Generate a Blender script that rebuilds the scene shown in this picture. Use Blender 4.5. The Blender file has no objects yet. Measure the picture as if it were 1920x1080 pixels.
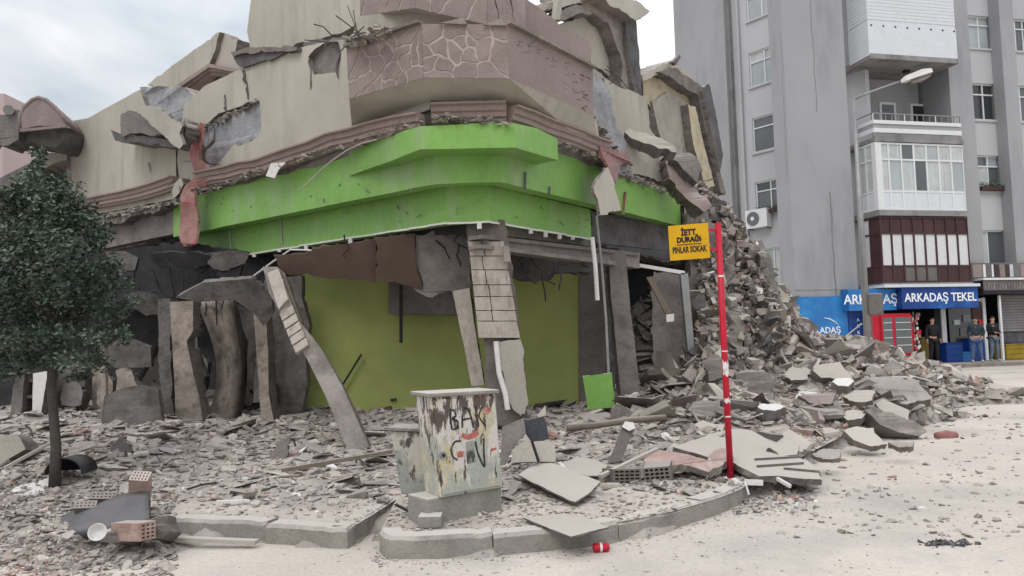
import bpy, bmesh, math, random
import numpy as np
from mathutils import Vector, Matrix, noise
from mathutils.geometry import tessellate_polygon
random.seed(7); np.random.seed(7)
S = bpy.context.scene
COL = S.collection
# ---------------------------------------------------------------- camera
F = 1400.0
PITCH, ROLL = math.radians(3.8), math.radians(1.5)
CAM = Vector((0, 0, 1.6))
fw = Vector((0, math.cos(PITCH), math.sin(PITCH)))
up0 = Vector((0, -math.sin(PITCH), math.cos(PITCH)))
r0 = Vector((1, 0, 0))
RT = r0*math.cos(ROLL) - up0*math.sin(ROLL)
UP = up0*math.cos(ROLL) + r0*math.sin(ROLL)
cd = bpy.data.cameras.new("camera"); cam = bpy.data.objects.new("camera", cd); COL.objects.link(cam)
cd.sensor_width = 36; cd.lens = 36*F/1920; cd.clip_end = 1000; cd.clip_start = 0.05
m = Matrix((RT, UP, -fw)).transposed().to_4x4(); m.translation = CAM
cam.matrix_world = m
S.camera = cam
# ---------------------------------------------------------------- sky and sun
S.view_settings.view_transform = 'Standard'; S.view_settings.look = 'None'
S.view_settings.exposure = 0.17; S.view_settings.gamma = 1
SUN_EL, SUN_AZ = math.radians(50), math.radians(200)
W = bpy.data.worlds.new("World"); S.world = W; W.use_nodes = True
nt = W.node_tree; nt.nodes.clear(); N = nt.nodes.new; L = nt.links.new
out = N('ShaderNodeOutputWorld'); 
sky = N('ShaderNodeTexSky'); sky.sky_type = 'NISHITA'; sky.sun_disc = False
sky.sun_elevation = SUN_EL; sky.sun_rotation = SUN_AZ; sky.air_density = 1.5; sky.dust_density = 3
b1 = N('ShaderNodeBackground'); b1.inputs[1].default_value = 0.10; L(sky.outputs[0], b1.inputs[0])
tc = N('ShaderNodeTexCoord'); sep = N('ShaderNodeSeparateXYZ'); L(tc.outputs['Generated'], sep.inputs[0])
# overcast dome: brighter towards the zenith, mottled by cloud
mz = N('ShaderNodeMath'); mz.operation = 'MAXIMUM'; mz.inputs[1].default_value = 0; L(sep.outputs[2], mz.inputs[0])
g = N('ShaderNodeMath'); g.operation = 'MULTIPLY_ADD'; g.inputs[1].default_value = 0.95; g.inputs[2].default_value = 0.62; L(mz.outputs[0], g.inputs[0])
mp = N('ShaderNodeMapping'); mp.inputs['Scale'].default_value = (1.0, 1.0, 2.6); mp.inputs['Location'].default_value = (0.35, 0.1, 0.2); L(tc.outputs['Generated'], mp.inputs[0])
n1 = N('ShaderNodeTexNoise'); n1.inputs['Scale'].default_value = 2.6; n1.inputs['Detail'].default_value = 6; n1.inputs['Roughness'].default_value = .5; n1.inputs['Distortion'].default_value = .35; L(mp.outputs[0], n1.inputs[0])
cr = N('ShaderNodeValToRGB'); L(n1.outputs[0], cr.inputs[0])
e = cr.color_ramp.elements; e[0].position = .34; e[0].color = (.48, .54, .60, 1); e[1].position = .62; e[1].color = (.97, .97, 1.0, 1)
k = cr.color_ramp.elements.new(.47); k.color = (.69, .715, .75, 1)
mx = N('ShaderNodeMix'); mx.data_type = 'RGBA'; mx.blend_type = 'MULTIPLY'; mx.inputs[0].default_value = 1
L(cr.outputs[0], mx.inputs[6]); L(g.outputs[0], mx.inputs[7])
b2 = N('ShaderNodeBackground'); b2.inputs[1].default_value = 1.2; L(mx.outputs[2], b2.inputs[0])
ms = N('ShaderNodeMixShader'); ms.inputs[0].default_value = 0.93
L(b1.outputs[0], ms.inputs[1]); L(b2.outputs[0], ms.inputs[2]); L(ms.outputs[0], out.inputs[0])
sd = bpy.data.lights.new("sun", 'SUN'); sd.energy = 0.9; sd.angle = math.radians(28); sd.color = (1, .965, .92)
so = bpy.data.objects.new("sun", sd); COL.objects.link(so)
sdir = Vector((math.sin(SUN_AZ)*math.cos(SUN_EL), math.cos(SUN_AZ)*math.cos(SUN_EL), math.sin(SUN_EL)))
so.rotation_euler = sdir.to_track_quat('Z', 'Y').to_euler()

# ---------------------------------------------------------------- photograph-to-place geometry (design aid)
def ray(px, py):
    return (fw + RT*((px-960)/F) - UP*((py-540)/F)).normalized()
def at(px, py, Y):
    r = ray(px, py); return CAM + r*(Y/r.y)
def G(px, py, z=0.0):
    r = ray(px, py); return CAM + r*((z-CAM.z)/r.z)
class Plane:
    def __init__(s, o, n):
        s.o = Vector(o); s.n = Vector(n).normalized()
        if s.n.dot(s.o-CAM) < 0: s.n = -s.n          # n points away from the viewer
        s.e1 = Vector((0, 0, 1)).cross(s.n)
        if s.e1.length < 1e-3: s.e1 = Vector((1, 0, 0))
        s.e1.normalize(); s.e2 = s.n.cross(s.e1)
    def hit(s, px, py):
        r = ray(px, py); return CAM + r*((s.o-CAM).dot(s.n)/r.dot(s.n))
    def off(s, d):                                   # d metres nearer to the viewer
        return Plane(s.o - s.n*d, s.n)
def vplane(a, b, lean=0.0):
    a = Vector((a[0], a[1], 0)); b = Vector((b[0], b[1], 0)); d = (b-a).normalized()
    n = d.cross(Vector((0, 0, 1)))
    if n.y < 0: n = -n
    n = (n + Vector((0, 0, lean))).normalized()
    return Plane(a, n)
def yplane(Y, lean=0.0): return Plane((0, Y, 0), (0, 1, lean))
def hplane(x, y, z, sx=0, sy=0): 
    return Plane((x, y, z), (-sx, -sy, 1))
def p3(a, b, c):
    return Plane(a, (b-a).cross(c-a))

# ---------------------------------------------------------------- mesh helpers
ROOTLOC = {}
class MB:
    def __init__(s): s.v = []; s.f = []; s.m = []
    def add(s, vs, fs, mi=0):
        k = len(s.v); s.v += [tuple(v) for v in vs]
        for f in fs: s.f.append(tuple(i+k for i in f)); s.m.append(mi)
    def hexa(s, p, mi=0):     # p: 4 bottom, 4 top, same winding
        s.add(p, [(3,2,1,0),(4,5,6,7),(0,1,5,4),(1,2,6,5),(2,3,7,6),(3,0,4,7)], mi)
    def box(s, a, b, mi=0):
        x0,y0,z0 = a; x1,y1,z1 = b
        s.hexa([(x0,y0,z0),(x1,y0,z0),(x1,y1,z0),(x0,y1,z0),(x0,y0,z1),(x1,y0,z1),(x1,y1,z1),(x0,y1,z1)], mi)
    def tube(s, path, r, n=8, mi=0, cap=True):
        path = [Vector(p) for p in path]; k = len(path)
        rs = r if isinstance(r, (list, tuple)) else [r]*k
        vs = []; ref = None
        for i, p in enumerate(path):
            t = (path[min(i+1, k-1)]-path[max(i-1, 0)]).normalized()
            if ref is None:
                ref = t.orthogonal().normalized()
            ref = (ref - t*ref.dot(t)).normalized(); b = t.cross(ref)
            for j in range(n):
                a = 2*math.pi*j/n; vs.append(p + (ref*math.cos(a)+b*math.sin(a))*rs[i])
        fs = [(i*n+j, i*n+(j+1)%n, (i+1)*n+(j+1)%n, (i+1)*n+j) for i in range(k-1) for j in range(n)]
        if cap: fs += [tuple(range(n))[::-1], tuple((k-1)*n+j for j in range(n))]
        s.add(vs, fs, mi)
    def bar(s, a, b, w, h, mi=0, upv=(0,0,1)):
        a = Vector(a); b = Vector(b); t = (b-a).normalized(); u = Vector(upv)
        if abs(t.dot(u)) > .98: u = Vector((0,1,0))
        x = t.cross(u).normalized(); y = x.cross(t)
        q = [(-w/2,-h/2),(w/2,-h/2),(w/2,h/2),(-w/2,h/2)]
        s.hexa([a+x*i+y*j for i,j in q]+[b+x*i+y*j for i,j in q], mi)
    def build(s, name, mats, root=None, smooth=False, recalc=False):
        if not isinstance(mats, (list, tuple)): mats = [mats]
        if root is None:
            v = np.array(s.v); c = (v.min(0)+v.max(0))/2; loc = Vector((c[0], c[1], v[:,2].min()))
        else: loc = ROOTLOC[root.name]
        me = bpy.data.meshes.new(name)
        me.from_pydata([(a[0]-loc.x, a[1]-loc.y, a[2]-loc.z) for a in s.v], [], s.f)
        for mt in mats: me.materials.append(mt)
        if len(mats) > 1: me.polygons.foreach_set('material_index', s.m)
        if recalc:
            bm = bmesh.new(); bm.from_mesh(me); bmesh.ops.recalc_face_normals(bm, faces=bm.faces); bm.to_mesh(me); bm.free()
        if smooth: me.polygons.foreach_set('use_smooth', [True]*len(me.polygons))
        o = bpy.data.objects.new(name, me); COL.objects.link(o)
        if root is None: o.location = loc
        else: o.parent = root
        ROOTLOC[o.name] = loc
        return o
def tag(o, label=None, cat=None, group=None, kind=None):
    if label: o['label'] = label
    if cat: o['category'] = cat; kind = kind or 'thing'
    if group: o['group'] = group
    if kind: o['kind'] = kind
    return o
def empty(name, loc, label, cat, group=None):
    o = bpy.data.objects.new(name, None); COL.objects.link(o); o.location = loc; ROOTLOC[o.name] = Vector(loc)
    o.empty_display_size = .2
    return tag(o, label, cat, group)
def jag(pts, amp, step, rnd):
    """fractured outline: midpoints pushed sideways again and again, with the odd bite"""
    res = []; n = len(pts)
    def rec(a, b, depth):
        d = b-a; l = d.length
        if l < .05 or depth > 6 or (l < .22 and rnd.random() < .35): return
        nn = Vector((-d.y, d.x))/l; k = min(amp*2.2, l*.16)*(.35+.65*(amp > .008))
        m_ = a+d*(.5+rnd.uniform(-.18,.18)) + nn*rnd.uniform(-k, k)*rnd.random()*1.5
        rec(a, m_, depth+1); res.append(m_); rec(m_, b, depth+1)
    for i in range(n):
        a = pts[i]; b = pts[(i+1) % n]; res.append(a); rec(a, b, 0)
    return res
_sr = random.Random(3)
def slab(name, px, plane, thick, mats, root=None, amp=0.0, step=.15, holes=(), back=None, shift=0.0, mb=None, wob=0.0, world=None):
    """a flat piece with real thickness: outline on `plane`, extruded away from the viewer"""
    pl = plane; own = mb is None
    if own: mb = MB()
    pts = [pl.hit(*p) if world is None else Vector(p) for p in px]
    def to2(P): d = P-pl.o; return Vector((d.dot(pl.e1), d.dot(pl.e2)))
    loops = [[to2(p) for p in pts]] + [[to2(pl.hit(*q)) for q in h] for h in holes]
    area = sum(a.x*b.y-b.x*a.y for a, b in zip(loops[0], loops[0][1:]+loops[0][:1]))
    if area < 0: loops[0].reverse()
    if amp: loops = [jag(l, amp, step, _sr) for l in loops]
    flat = [v for l in loops for v in l]
    tris = tessellate_polygon([[Vector((v.x, v.y, 0)) for v in l] for l in loops])
    n = len(flat); bn = back if back is not None else pl.n
    f3 = [pl.o + pl.e1*v.x + pl.e2*v.y for v in flat]
    if wob: f3 = [p - pl.n*noise.noise(p*1.7)*wob for p in f3]
    jb = min(amp*1.6, thick*.35)
    b3 = [p + bn*(thick+(_sr.uniform(-.2,.2)*thick if amp else 0)) + pl.e1*_sr.uniform(-jb,jb) + pl.e2*_sr.uniform(-jb,jb) for p in f3]
    mb.add(f3+b3, [], 0)
    k = len(mb.v)-2*n
    for t in tris:
        a,b,c = t
        if (flat[b]-flat[a]).cross(flat[c]-flat[a]) > 0: a,b,c = a,c,b
        # e1 x e2 = n (away) -> front face must point at viewer: reverse winding
        mb.f.append((k+a,k+b,k+c)); mb.m.append(0)
        mb.f.append((k+n+a,k+n+c,k+n+b)); mb.m.append(0 if len(mats if isinstance(mats,(list,tuple)) else [1])==1 else 1)
    s0 = 0; mi = 1 if isinstance(mats,(list,tuple)) and len(mats) > 1 else 0
    for l in loops:
        c = len(l)
        for i in range(c):
            j = (i+1) % c
            mb.f.append((k+s0+i, k+s0+j, k+n+s0+j, k+n+s0+i)); mb.m.append(mi)
        s0 += c
    if own: return mb.build(name, mats, root, recalc=True)
    return mb

# ---------------------------------------------------------------- materials
def mat(name, col, var=.25, scale=1.5, rough=.9, bump=.3, bscale=30, dirt=None, dirt_amt=.5, dust=0.0, dirt_scale=(1,1,1), fine=.15, tint=0.0, spec=.3, metal=0, dsc=3.0):
    mt = bpy.data.materials.new(name); mt.use_nodes = True; t = mt.node_tree; N = t.nodes.new; L = t.links.new
    p = t.nodes['Principled BSDF']; p.inputs['Roughness'].default_value = rough; p.inputs['Specular IOR Level'].default_value = spec
    p.inputs['Metallic'].default_value = metal
    tc = N('ShaderNodeTexCoord')
    a = N('ShaderNodeTexNoise'); a.inputs['Scale'].default_value = scale; a.inputs['Detail'].default_value = 5; a.inputs['Roughness'].default_value = .6; L(tc.outputs['Object'], a.inputs[0])
    b = N('ShaderNodeTexNoise'); b.inputs['Scale'].default_value = bscale; b.inputs['Detail'].default_value = 4; b.inputs['Roughness'].default_value = .7; L(tc.outputs['Object'], b.inputs[0])
    def mix(x, y, f, mode='MIX'):
        q = N('ShaderNodeMix'); q.data_type = 'RGBA'; q.blend_type = mode
        for s_, i in ((f, 0), (x, 6), (y, 7)):
            if hasattr(s_, 'links') : L(s_, q.inputs[i])
            else: q.inputs[i].default_value = s_
        return q.outputs[2]
    def ramp(src, lo, hi, v0=0, v1=1):
        q = N('ShaderNodeMapRange'); q.inputs['From Min'].default_value = lo; q.inputs['From Max'].default_value = hi
        q.inputs['To Min'].default_value = v0; q.inputs['To Max'].default_value = v1; L(src, q.inputs[0]); return q.outputs[0]
    c4 = lambda c: (c[0], c[1], c[2], 1)
    lo = c4([x*(1-var) for x in col]); hi = c4([min(1, x*(1+var*.8)) for x in col])
    c = mix(lo, hi, ramp(a.outputs[0], .3, .7))
    c = mix(c, mix(c, (0,0,0,1), fine), ramp(b.outputs[0], .45, .65))
    if dirt:
        mpn = N('ShaderNodeMapping'); mpn.inputs['Scale'].default_value = dirt_scale; L(tc.outputs['Object'], mpn.inputs[0])
        d = N('ShaderNodeTexNoise'); d.inputs['Scale'].default_value = dsc; d.inputs['Detail'].default_value = 6; d.inputs['Roughness'].default_value = .65; L(mpn.outputs[0], d.inputs[0])
        c = mix(c, c4(dirt), ramp(d.outputs[0], .5, .68, 0, dirt_amt))
    if tint:
        oi = N('ShaderNodeObjectInfo'); c = mix(c, mix(c, (.0,.0,.0,1), tint), oi.outputs['Random'])
    if dust:   # pale dust lies on what faces up
        ge = N('ShaderNodeNewGeometry'); sp = N('ShaderNodeSeparateXYZ'); L(ge.outputs['Normal'], sp.inputs[0])
        ad = N('ShaderNodeMath'); ad.operation = 'MULTIPLY_ADD'; ad.inputs[1].default_value = .6; L(a.outputs[0], ad.inputs[0]); L(sp.outputs[2], ad.inputs[2])
        c = mix(c, (.585,.53,.488,1), ramp(ad.outputs[0], .75, 1.25, 0, dust))
    L(c, p.inputs['Base Color'])
    bp = N('ShaderNodeBump'); bp.inputs['Strength'].default_value = bump; bp.inputs['Distance'].default_value = .02
    L(b.outputs[0], bp.inputs['Height']); L(bp.outputs[0], p.inputs['Normal'])
    return mt
M = {}
M['road'] = mat('dusty_road', (.60,.54,.475), .15, .45, bump=.5, bscale=25, dirt=(.38,.36,.345), dirt_amt=.75, dsc=.55, fine=.14)
M['walk'] = mat('dusty_pavement', (.53,.475,.42), .18, 1.2, bump=.6, bscale=22, dirt=(.34,.31,.28), dirt_amt=.6, dsc=2.5)
M['kerb'] = mat('kerb_concrete', (.30,.285,.255), .2, 3, bump=.7, bscale=40, dirt=(.16,.15,.13), dirt_amt=.6, dust=.95, dsc=2)
M['rubble_floor'] = mat('rubble_fines', (.275,.243,.218), .38, 3.2, bump=1.0, bscale=18, dirt=(.11,.098,.09), dirt_amt=.8, dust=.45, dsc=5)
M['concrete'] = mat('concrete', (.31,.272,.246), .3, 2.2, bump=.8, bscale=22, dirt=(.15,.132,.12), dirt_amt=.7, dust=.5, tint=.4)
M['shade_black'] = mat('painted_shade_black', (.045,.043,.046), .4, 2.4, bump=.8, bscale=16, dirt=(.025,.024,.026), dirt_amt=.8)  # near-black colour that paints in the deep shade of the left bay
M['bluish'] = mat('exposed_bluish_concrete', (.33,.332,.345), .25, 3, bump=1.0, bscale=20, dirt=(.17,.17,.18), dirt_amt=.8, dsc=4)
M['muted'] = mat('muted_cream_render', (.37,.345,.30), .15, 2, bump=.4, dirt=(.24,.22,.19), dirt_amt=.7, dsc=2.5)  # muted cream of the right-hand upper walls
M['yellowish'] = mat('yellowish_cream_trim', (.50,.44,.31), .12, 2, bump=.4, dirt=(.30,.26,.19), dirt_amt=.7, dsc=3)
M['gloom'] = mat('painted_shade_grey', (.165,.15,.14), .4, 2.4, bump=1.0, bscale=16, dirt=(.05,.046,.044), dirt_amt=.8, dust=.15, dsc=3)  # wall grey with the left bay's shade put into the colour
M['gloom_tan'] = mat('painted_shade_tan', (.34,.29,.25), .35, 3, bump=1.0, bscale=20, dirt=(.08,.07,.06), dirt_amt=.8, dust=.15, dsc=4)  # lighter tan for the same bay, shade painted in with its dark blotches
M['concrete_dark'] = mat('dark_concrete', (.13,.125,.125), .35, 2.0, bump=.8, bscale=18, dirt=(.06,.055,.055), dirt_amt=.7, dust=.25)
M['concrete_mid'] = mat('grey_concrete', (.24,.215,.203), .3, 1.6, bump=.8, bscale=14, dirt=(.12,.11,.108), dirt_amt=.75, dust=.5, tint=.25)
M['plaster'] = mat('beige_plaster', (.425,.395,.335), .12, .9, bump=.25, bscale=45, dirt=(.30,.28,.24), dirt_amt=.7, dirt_scale=(1.6,1.6,.35), dsc=1.6, fine=.06)
M['plaster_lt'] = mat('cream_plaster', (.50,.46,.40), .14, 1.5, bump=.3, bscale=40, dirt=(.34,.31,.27), dirt_amt=.5, dust=.5, tint=.22)
M['plaster_core'] = mat('broken_wall_core', (.27,.232,.208), .3, 5, bump=1.0, bscale=30, dirt=(.14,.12,.11), dirt_amt=.7, dust=.5, tint=.4)
M['pink'] = mat('dusty_pink_plaster', (.30,.242,.225), .14, 1.5, bump=.55, bscale=38, dirt=(.21,.165,.152), dirt_amt=.5, dsc=3, dust=.5)
M['pink_stone'] = mat('pink_brown_stone_panel', (.305,.245,.228), .16, 2.5, bump=.6, bscale=38, dirt=(.18,.14,.13), dirt_amt=.4, tint=.12)
M['grout'] = mat('pale_grout', (.41,.36,.335), .12, 4, bump=.4, dirt=(.28,.23,.22), dirt_amt=.5)
M['cornice'] = mat('pink_brown_cornice', (.32,.25,.225), .15, 1.5, bump=.4, dirt=(.17,.125,.11), dirt_amt=.5, dust=.35)
M['green'] = mat('bright_green_cladding', (.20,.40,.085), .16, .9, rough=.45, bump=.08, bscale=12, dirt=(.27,.36,.19), dirt_amt=.75, dirt_scale=(1.4,1.4,.4), dsc=2.2, fine=.12, spec=.4)
M['green_wall'] = mat('olive_green_paint', (.36,.41,.135), .14, .8, rough=.8, bump=.15, bscale=30, dirt=(.24,.28,.10), dirt_amt=.5, dsc=1.1, fine=.05)
M['brick'] = mat('clay_brick', (.40,.235,.19), .25, 4, bump=.6, bscale=30, dirt=(.36,.30,.27), dirt_amt=.8, dust=.7, tint=.2)
M['brick_in'] = mat('clay_brick_inside', (.08,.055,.05), .2, 4)
M['brick_dust'] = mat('crushed_red_brick', (.38,.19,.15), .4, 5, bump=1, bscale=30, dirt=(.46,.38,.35), dirt_amt=.8)
M['white'] = mat('white_board', (.72,.70,.68), .08, 2, bump=.1, dirt=(.5,.48,.46), dirt_amt=.4)
M['wood'] = mat('old_wood', (.20,.165,.13), .3, 3, bump=.5, dirt=(.10,.08,.07), dirt_amt=.6, dust=.4)
M['brown_board'] = mat('brown_ceiling_board', (.11,.075,.058), .25, 1.2, bump=.3, dirt=(.09,.065,.05), dirt_amt=.6)
M['metal'] = mat('grey_metal', (.30,.30,.30), .15, 3, rough=.5, bump=.15, metal=.6)
M['dark'] = mat('black_plastic', (.02,.02,.024), .3, 3, rough=.6, bump=.2, dust=.12)
M['dark_cloth'] = mat('charcoal_sheet', (.055,.058,.07), .3, 3, rough=.85, bump=.6, dust=.18)
M['red'] = mat('red_paint', (.50,.012,.035), .15, 4, rough=.45, bump=.1, fine=.1)
M['red_worn'] = mat('worn_red_paint', (.33,.15,.14), .3, 5, bump=.5, dirt=(.42,.35,.32), dirt_amt=.8, dsc=6)
M['bark'] = mat('grey_bark', (.085,.077,.07), .3, 8, bump=1.0, bscale=50, dust=.1)
M['steel_rod'] = mat('rusty_rebar', (.07,.055,.048), .3, 6, rough=.7, bump=.3)
M['tile_lt'] = mat('cream_column_tile', (.43,.38,.33), .18, 3.5, rough=.6, bump=.3, bscale=35, dirt=(.22,.17,.15), dirt_amt=.75, dirt_scale=(2.5,2.5,.8), dsc=3.5, tint=.15)
# ---------------------------------------------------------------- ground
mb = MB(); mb.add([(-250,-60,0),(250,-60,0),(250,400,0),(-250,400,0)], [(0,1,2,3)])
road = tag(mb.build('road', M['road']), kind='structure')
K1 = [G(*p) for p in [(708,1034),(716,1045),(735,1049),(790,1049),(860,1047),(930,1042),(1000,1036),(1070,1030),(1135,1020),(1200,1008),(1255,995),(1305,980),(1350,965),(1385,950),(1408,934)]]
K2 = [G(*p) for p in [(318,1010),(430,1014),(540,1022),(652,1030),(700,998),(742,968)]]
K3 = [G(*p) for p in [(-60,975),(20,982),(110,990),(215,986)]]
HK = .15
front = K3 + K2 + K1
inner = []
mb = MB()
poly = [(-14.0, 7.2)] + [(p.x, p.y+.02) for p in K3] + [(p.x+.0, p.y+.03) for p in K2] + [(p.x+.02, p.y+.03) for p in K1] + [(4.6,10.5),(7.5,15.5),(9.5,22),(9.5,30),(-30,30),(-30,9)]
tri = tessellate_polygon([[Vector((x,y,0)) for x,y in poly]])
mb.add([(x,y,HK-.006) for x,y in poly], [])
for a,b,c in tri:
    va,vb,vc = (Vector(poly[i]) for i in (a,b,c))
    mb.f.append((a,b,c) if (vb-va).cross(vc-va) > 0 else (a,c,b)); mb.m.append(0)
tag(mb.build('pavement', M['walk']), kind='structure')
def kerb_run(path, label, stone, nm='kerb'):
    c = sum(path, Vector())/len(path)
    r = empty(nm, (c.x, c.y, 0), label, 'kerb')
    # resample to stones
    P = [Vector((p.x, p.y, 0)) for p in path]; acc = [0]
    for a, b in zip(P, P[1:]): acc.append(acc[-1]+(b-a).length)
    def pt(s):
        s = max(0, min(acc[-1], s))
        for i in range(len(P)-1):
            if s <= acc[i+1]+1e-6: return P[i]+(P[i+1]-P[i])*((s-acc[i])/(acc[i+1]-acc[i]))
        return P[-1]
    n = max(1, round(acc[-1]/stone)); rr = random.Random(5)
    for i in range(n):
        s0 = acc[-1]*i/n+.004; s1 = acc[-1]*(i+1)/n-.004; mb = MB(); k = 12; jz = rr.uniform(-.012,.012); jo = rr.uniform(-.01,.01)
        sec = []
        for j in range(k+1):
            s = s0+(s1-s0)*j/k; p = pt(s); t = (pt(s+.06)-pt(s-.06)).normalized(); nn = Vector((-t.y, t.x, 0))
            if nn.y < 0 and abs(t.x) > .3: nn = -nn
            w = rr.uniform(-.009,.009); h = HK+.012+jz+rr.uniform(-.007,.003)*(1 if rr.random() < .85 else 1.8)
            p = p+nn*jo
            sec.append([p+nn*w+Vector((0,0,-.05)), p+nn*(w+.006)+Vector((0,0,h-.028)), p+nn*(w+.028)+Vector((0,0,h)), p+nn*.17+Vector((0,0,h)), p+nn*.17+Vector((0,0,-.05))])
        vs = [v for q in sec for v in q]; fs = [(a*5+b, (a+1)*5+b, (a+1)*5+(b+1)%5, a*5+(b+1)%5) for a in range(k) for b in range(5)]
        fs += [(0,1,2,3,4), tuple(k*5+b for b in (4,3,2,1,0))]
        mb.add(vs, fs); mb.build('kerbstone', M['kerb'], r, recalc=True)
    return r
kerb_run(K1, 'dusty concrete kerb curving round the street corner in front of the spray-painted cabinet', .95)
kerb_run(K2, 'short dusty kerb with a bend, left of the driveway gap and the spray-painted cabinet', .85)
kerb_run(K3, 'half buried kerb stones behind the rubble at the left edge, near the tree', .8)

# ---------------------------------------------------------------- collapsed corner building
B1 = empty('collapsed_building', (-1, 12, 0), 'collapsed beige corner building with bright green shop fascia and pink cracked-stone balconies', 'building')
A2 = at(325,400,13.7); B2 = at(815,330,9.6); C2 = at(940,330,9.6); D2 = at(1275,380,14.0)
PLf, PMf, PRf = vplane(A2,B2), vplane(B2,C2), vplane(C2,D2)
def xy(v): return Vector((v.x, v.y))
def line_isect(p, d, q, e):
    k = d.x*e.y-d.y*e.x; t = ((q.x-p.x)*e.y-(q.y-p.y)*e.x)/k; return p+d*t
def corner(o):       # corner points of the facade line moved outward by o
    a = PLf.off(o); b = PMf.off(o); c = PRf.off(o)
    f = lambda u, v: line_isect(xy(u.o), xy(u.e1), xy(v.o), xy(v.e1))
    return f(a,b), f(b,c)
def lpt(pl, px, py):
    h = pl.hit(px, py); return xy(h)
def extr(name, segs, z0, z1, th, mats, root=B1, zf=None, drop=0):
    """wall strip along a polyline (outer line given), thickness th behind it"""
    mb = MB(); n = len(segs); offs = []
    for i in range(n):
        t = (segs[min(i+1,n-1)]-segs[max(i-1,0)]).normalized(); nn = Vector((-t.y, t.x))
        if nn.y < 0: nn = -nn
        offs.append(segs[i]+nn*th)
    for i in range(n-1):
        a,b,c,d = segs[i],segs[i+1],offs[i+1],offs[i]
        za0 = z0 if zf is None else zf(segs[i])[0]; za1 = z1 if zf is None else zf(segs[i])[1]
        zb0 = z0 if zf is None else zf(segs[i+1])[0]; zb1 = z1 if zf is None else zf(segs[i+1])[1]
        mb.hexa([(a.x,a.y,za0),(b.x,b.y,zb0),(c.x,c.y,zb0),(d.x,d.y,za0),(a.x,a.y,za1),(b.x,b.y,zb1),(c.x,c.y,zb1),(d.x,d.y,za1)])
    return mb
def subdiv(pts, k):
    r = []
    for a,b in zip(pts, pts[1:]): r += [a+(b-a)*(i/k) for i in range(k)]
    return r+[pts[-1]]
# --- green fascia: three stepped tiers
b2, c2 = corner(0); a2 = xy(A2); d2 = xy(D2)
b3, c3 = corner(-.34); a3 = lpt(PLf.off(-.34), 345, 450); d3 = lpt(PRf.off(-.34), 1107, 400)
b1_, c1_ = corner(.38); a1 = lpt(PLf.off(.02), 655, 300); d1 = lpt(PRf.off(.38), 1046, 290)
zt = 4.26
fas = [('upper', [a1,b1_,c1_,d1], 3.98, 4.30), ('mid', [a2,b2,c2,d2], 3.62, 4.24), ('low', [a3,b3,c3,d3], 3.16, 3.66)]
fascia = None
for nm, seg, z0, z1 in fas:
    r = random.Random(len(nm))
    seg2 = []
    for a,b in zip(seg, seg[1:]):
        k = max(2, int((b-a).length/.35)); seg2 += [a+(b-a)*(i/k) for i in range(k)]
    seg2.append(seg[-1])
    cache = {}
    def zf(p, z0=z0, z1=z1, nm=nm):
        key = (round(p.x,3), round(p.y,3))
        if key not in cache:
            s = .10*max(0, (p.y-9.6)/4) if p.x < 0 else -.04*max(0,(p.y-9.6)/4)
            cache[key] = (z0 + r.uniform(-.006,.006), z1 + s*.6 + r.uniform(-.03,.03)*(nm != 'low'))
        return cache[key]
    mb = extr('fascia', seg2, z0, z1, .22 if nm != 'upper' else .55, None, zf=zf)
    # soffit closes the step
    fascia_o = mb.build('fascia_tier', [M['green']], B1, recalc=True)
    # thin pale edge strip along the lower lip of the lowest tier
    if nm == 'low':
        mb = MB(); rr = random.Random(2); prev = None
        for p, q in zip(seg2, seg2[1:]):
            mb.bar((p.x, p.y-.012, z0-.006+rr.uniform(-.008,.006)), (q.x, q.y-.012, z0-.006+rr.uniform(-.008,.006)), .02, .025)
            if rr.random() < .35:
                u = p.lerp(q, .5); mb.box((u.x-.03,u.y-.03,z0-.05-rr.random()*.05),(u.x+.03,u.y+.0,z0))
        mb.build('lower_edge_trim', M['white'], fascia_o)
    # cladding joints: thin pale vertical lines on the left run
# pale drips and scars on the fascia
def scar(px0, px1, plane, w, mt, name='scratch', depth=.012, root=B1):
    mb = MB(); a = plane.hit(*px0); b = plane.hit(*px1); mb.bar(a, b, w, depth); return mb.build(name, mt, root)
FL = PLf.off(-.325)
for x,y0,y1 in ((430,430,472),(525,405,458)): scar((x,y0),(x+4,y1), FL, .022, M['plaster_lt'])
scar((1172,360),(1168,402), PRf.off(.02), .05, M['red_worn'], 'rust_streak')
scar((985,322),(984,355), PRf.off(.02), .03, M['concrete_dark'], 'gash')
scar((1030,350),(1029,365), PRf.off(.01), .04, M['concrete_dark'], 'gash')
bk_, ck_ = corner(-.02)
mb = extr('backing', [lpt(PLf.off(-.02),130,400), bk_, ck_, lpt(PRf.off(-.02),1275,380)], 3.68, 4.75, .2, None); mb.build('backing_wall', M['concrete_mid'], B1, recalc=True)
_r = random.Random(51)
for i in range(20):
    x = _r.uniform(350,1100); y = 0; P_ = PLf.off(-.32) if x < 815 else (PMf.off(-.32) if x < 920 else PRf.off(-.32))
    t_ = (x-345)/470 if x < 815 else (0 if x < 920 else 0); y = (478-68*t_-_r.uniform(4,40)) if x < 815 else (_r.uniform(352,402) if x < 920 else _r.uniform(365,405)+(x-920)*.17)
    l_ = _r.uniform(3,16); a_ = P_.hit(x,y); b_ = P_.hit(x+_r.uniform(-.7,.7)*l_, y+_r.uniform(.1,.6)*l_); mb = MB(); mb.bar(a_, b_, _r.uniform(.006,.02), .006); mb.build('scuff', M[_r.choice(['plaster_lt','concrete','green_wall','concrete_mid'])], B1)
_r2 = random.Random(52)
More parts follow.
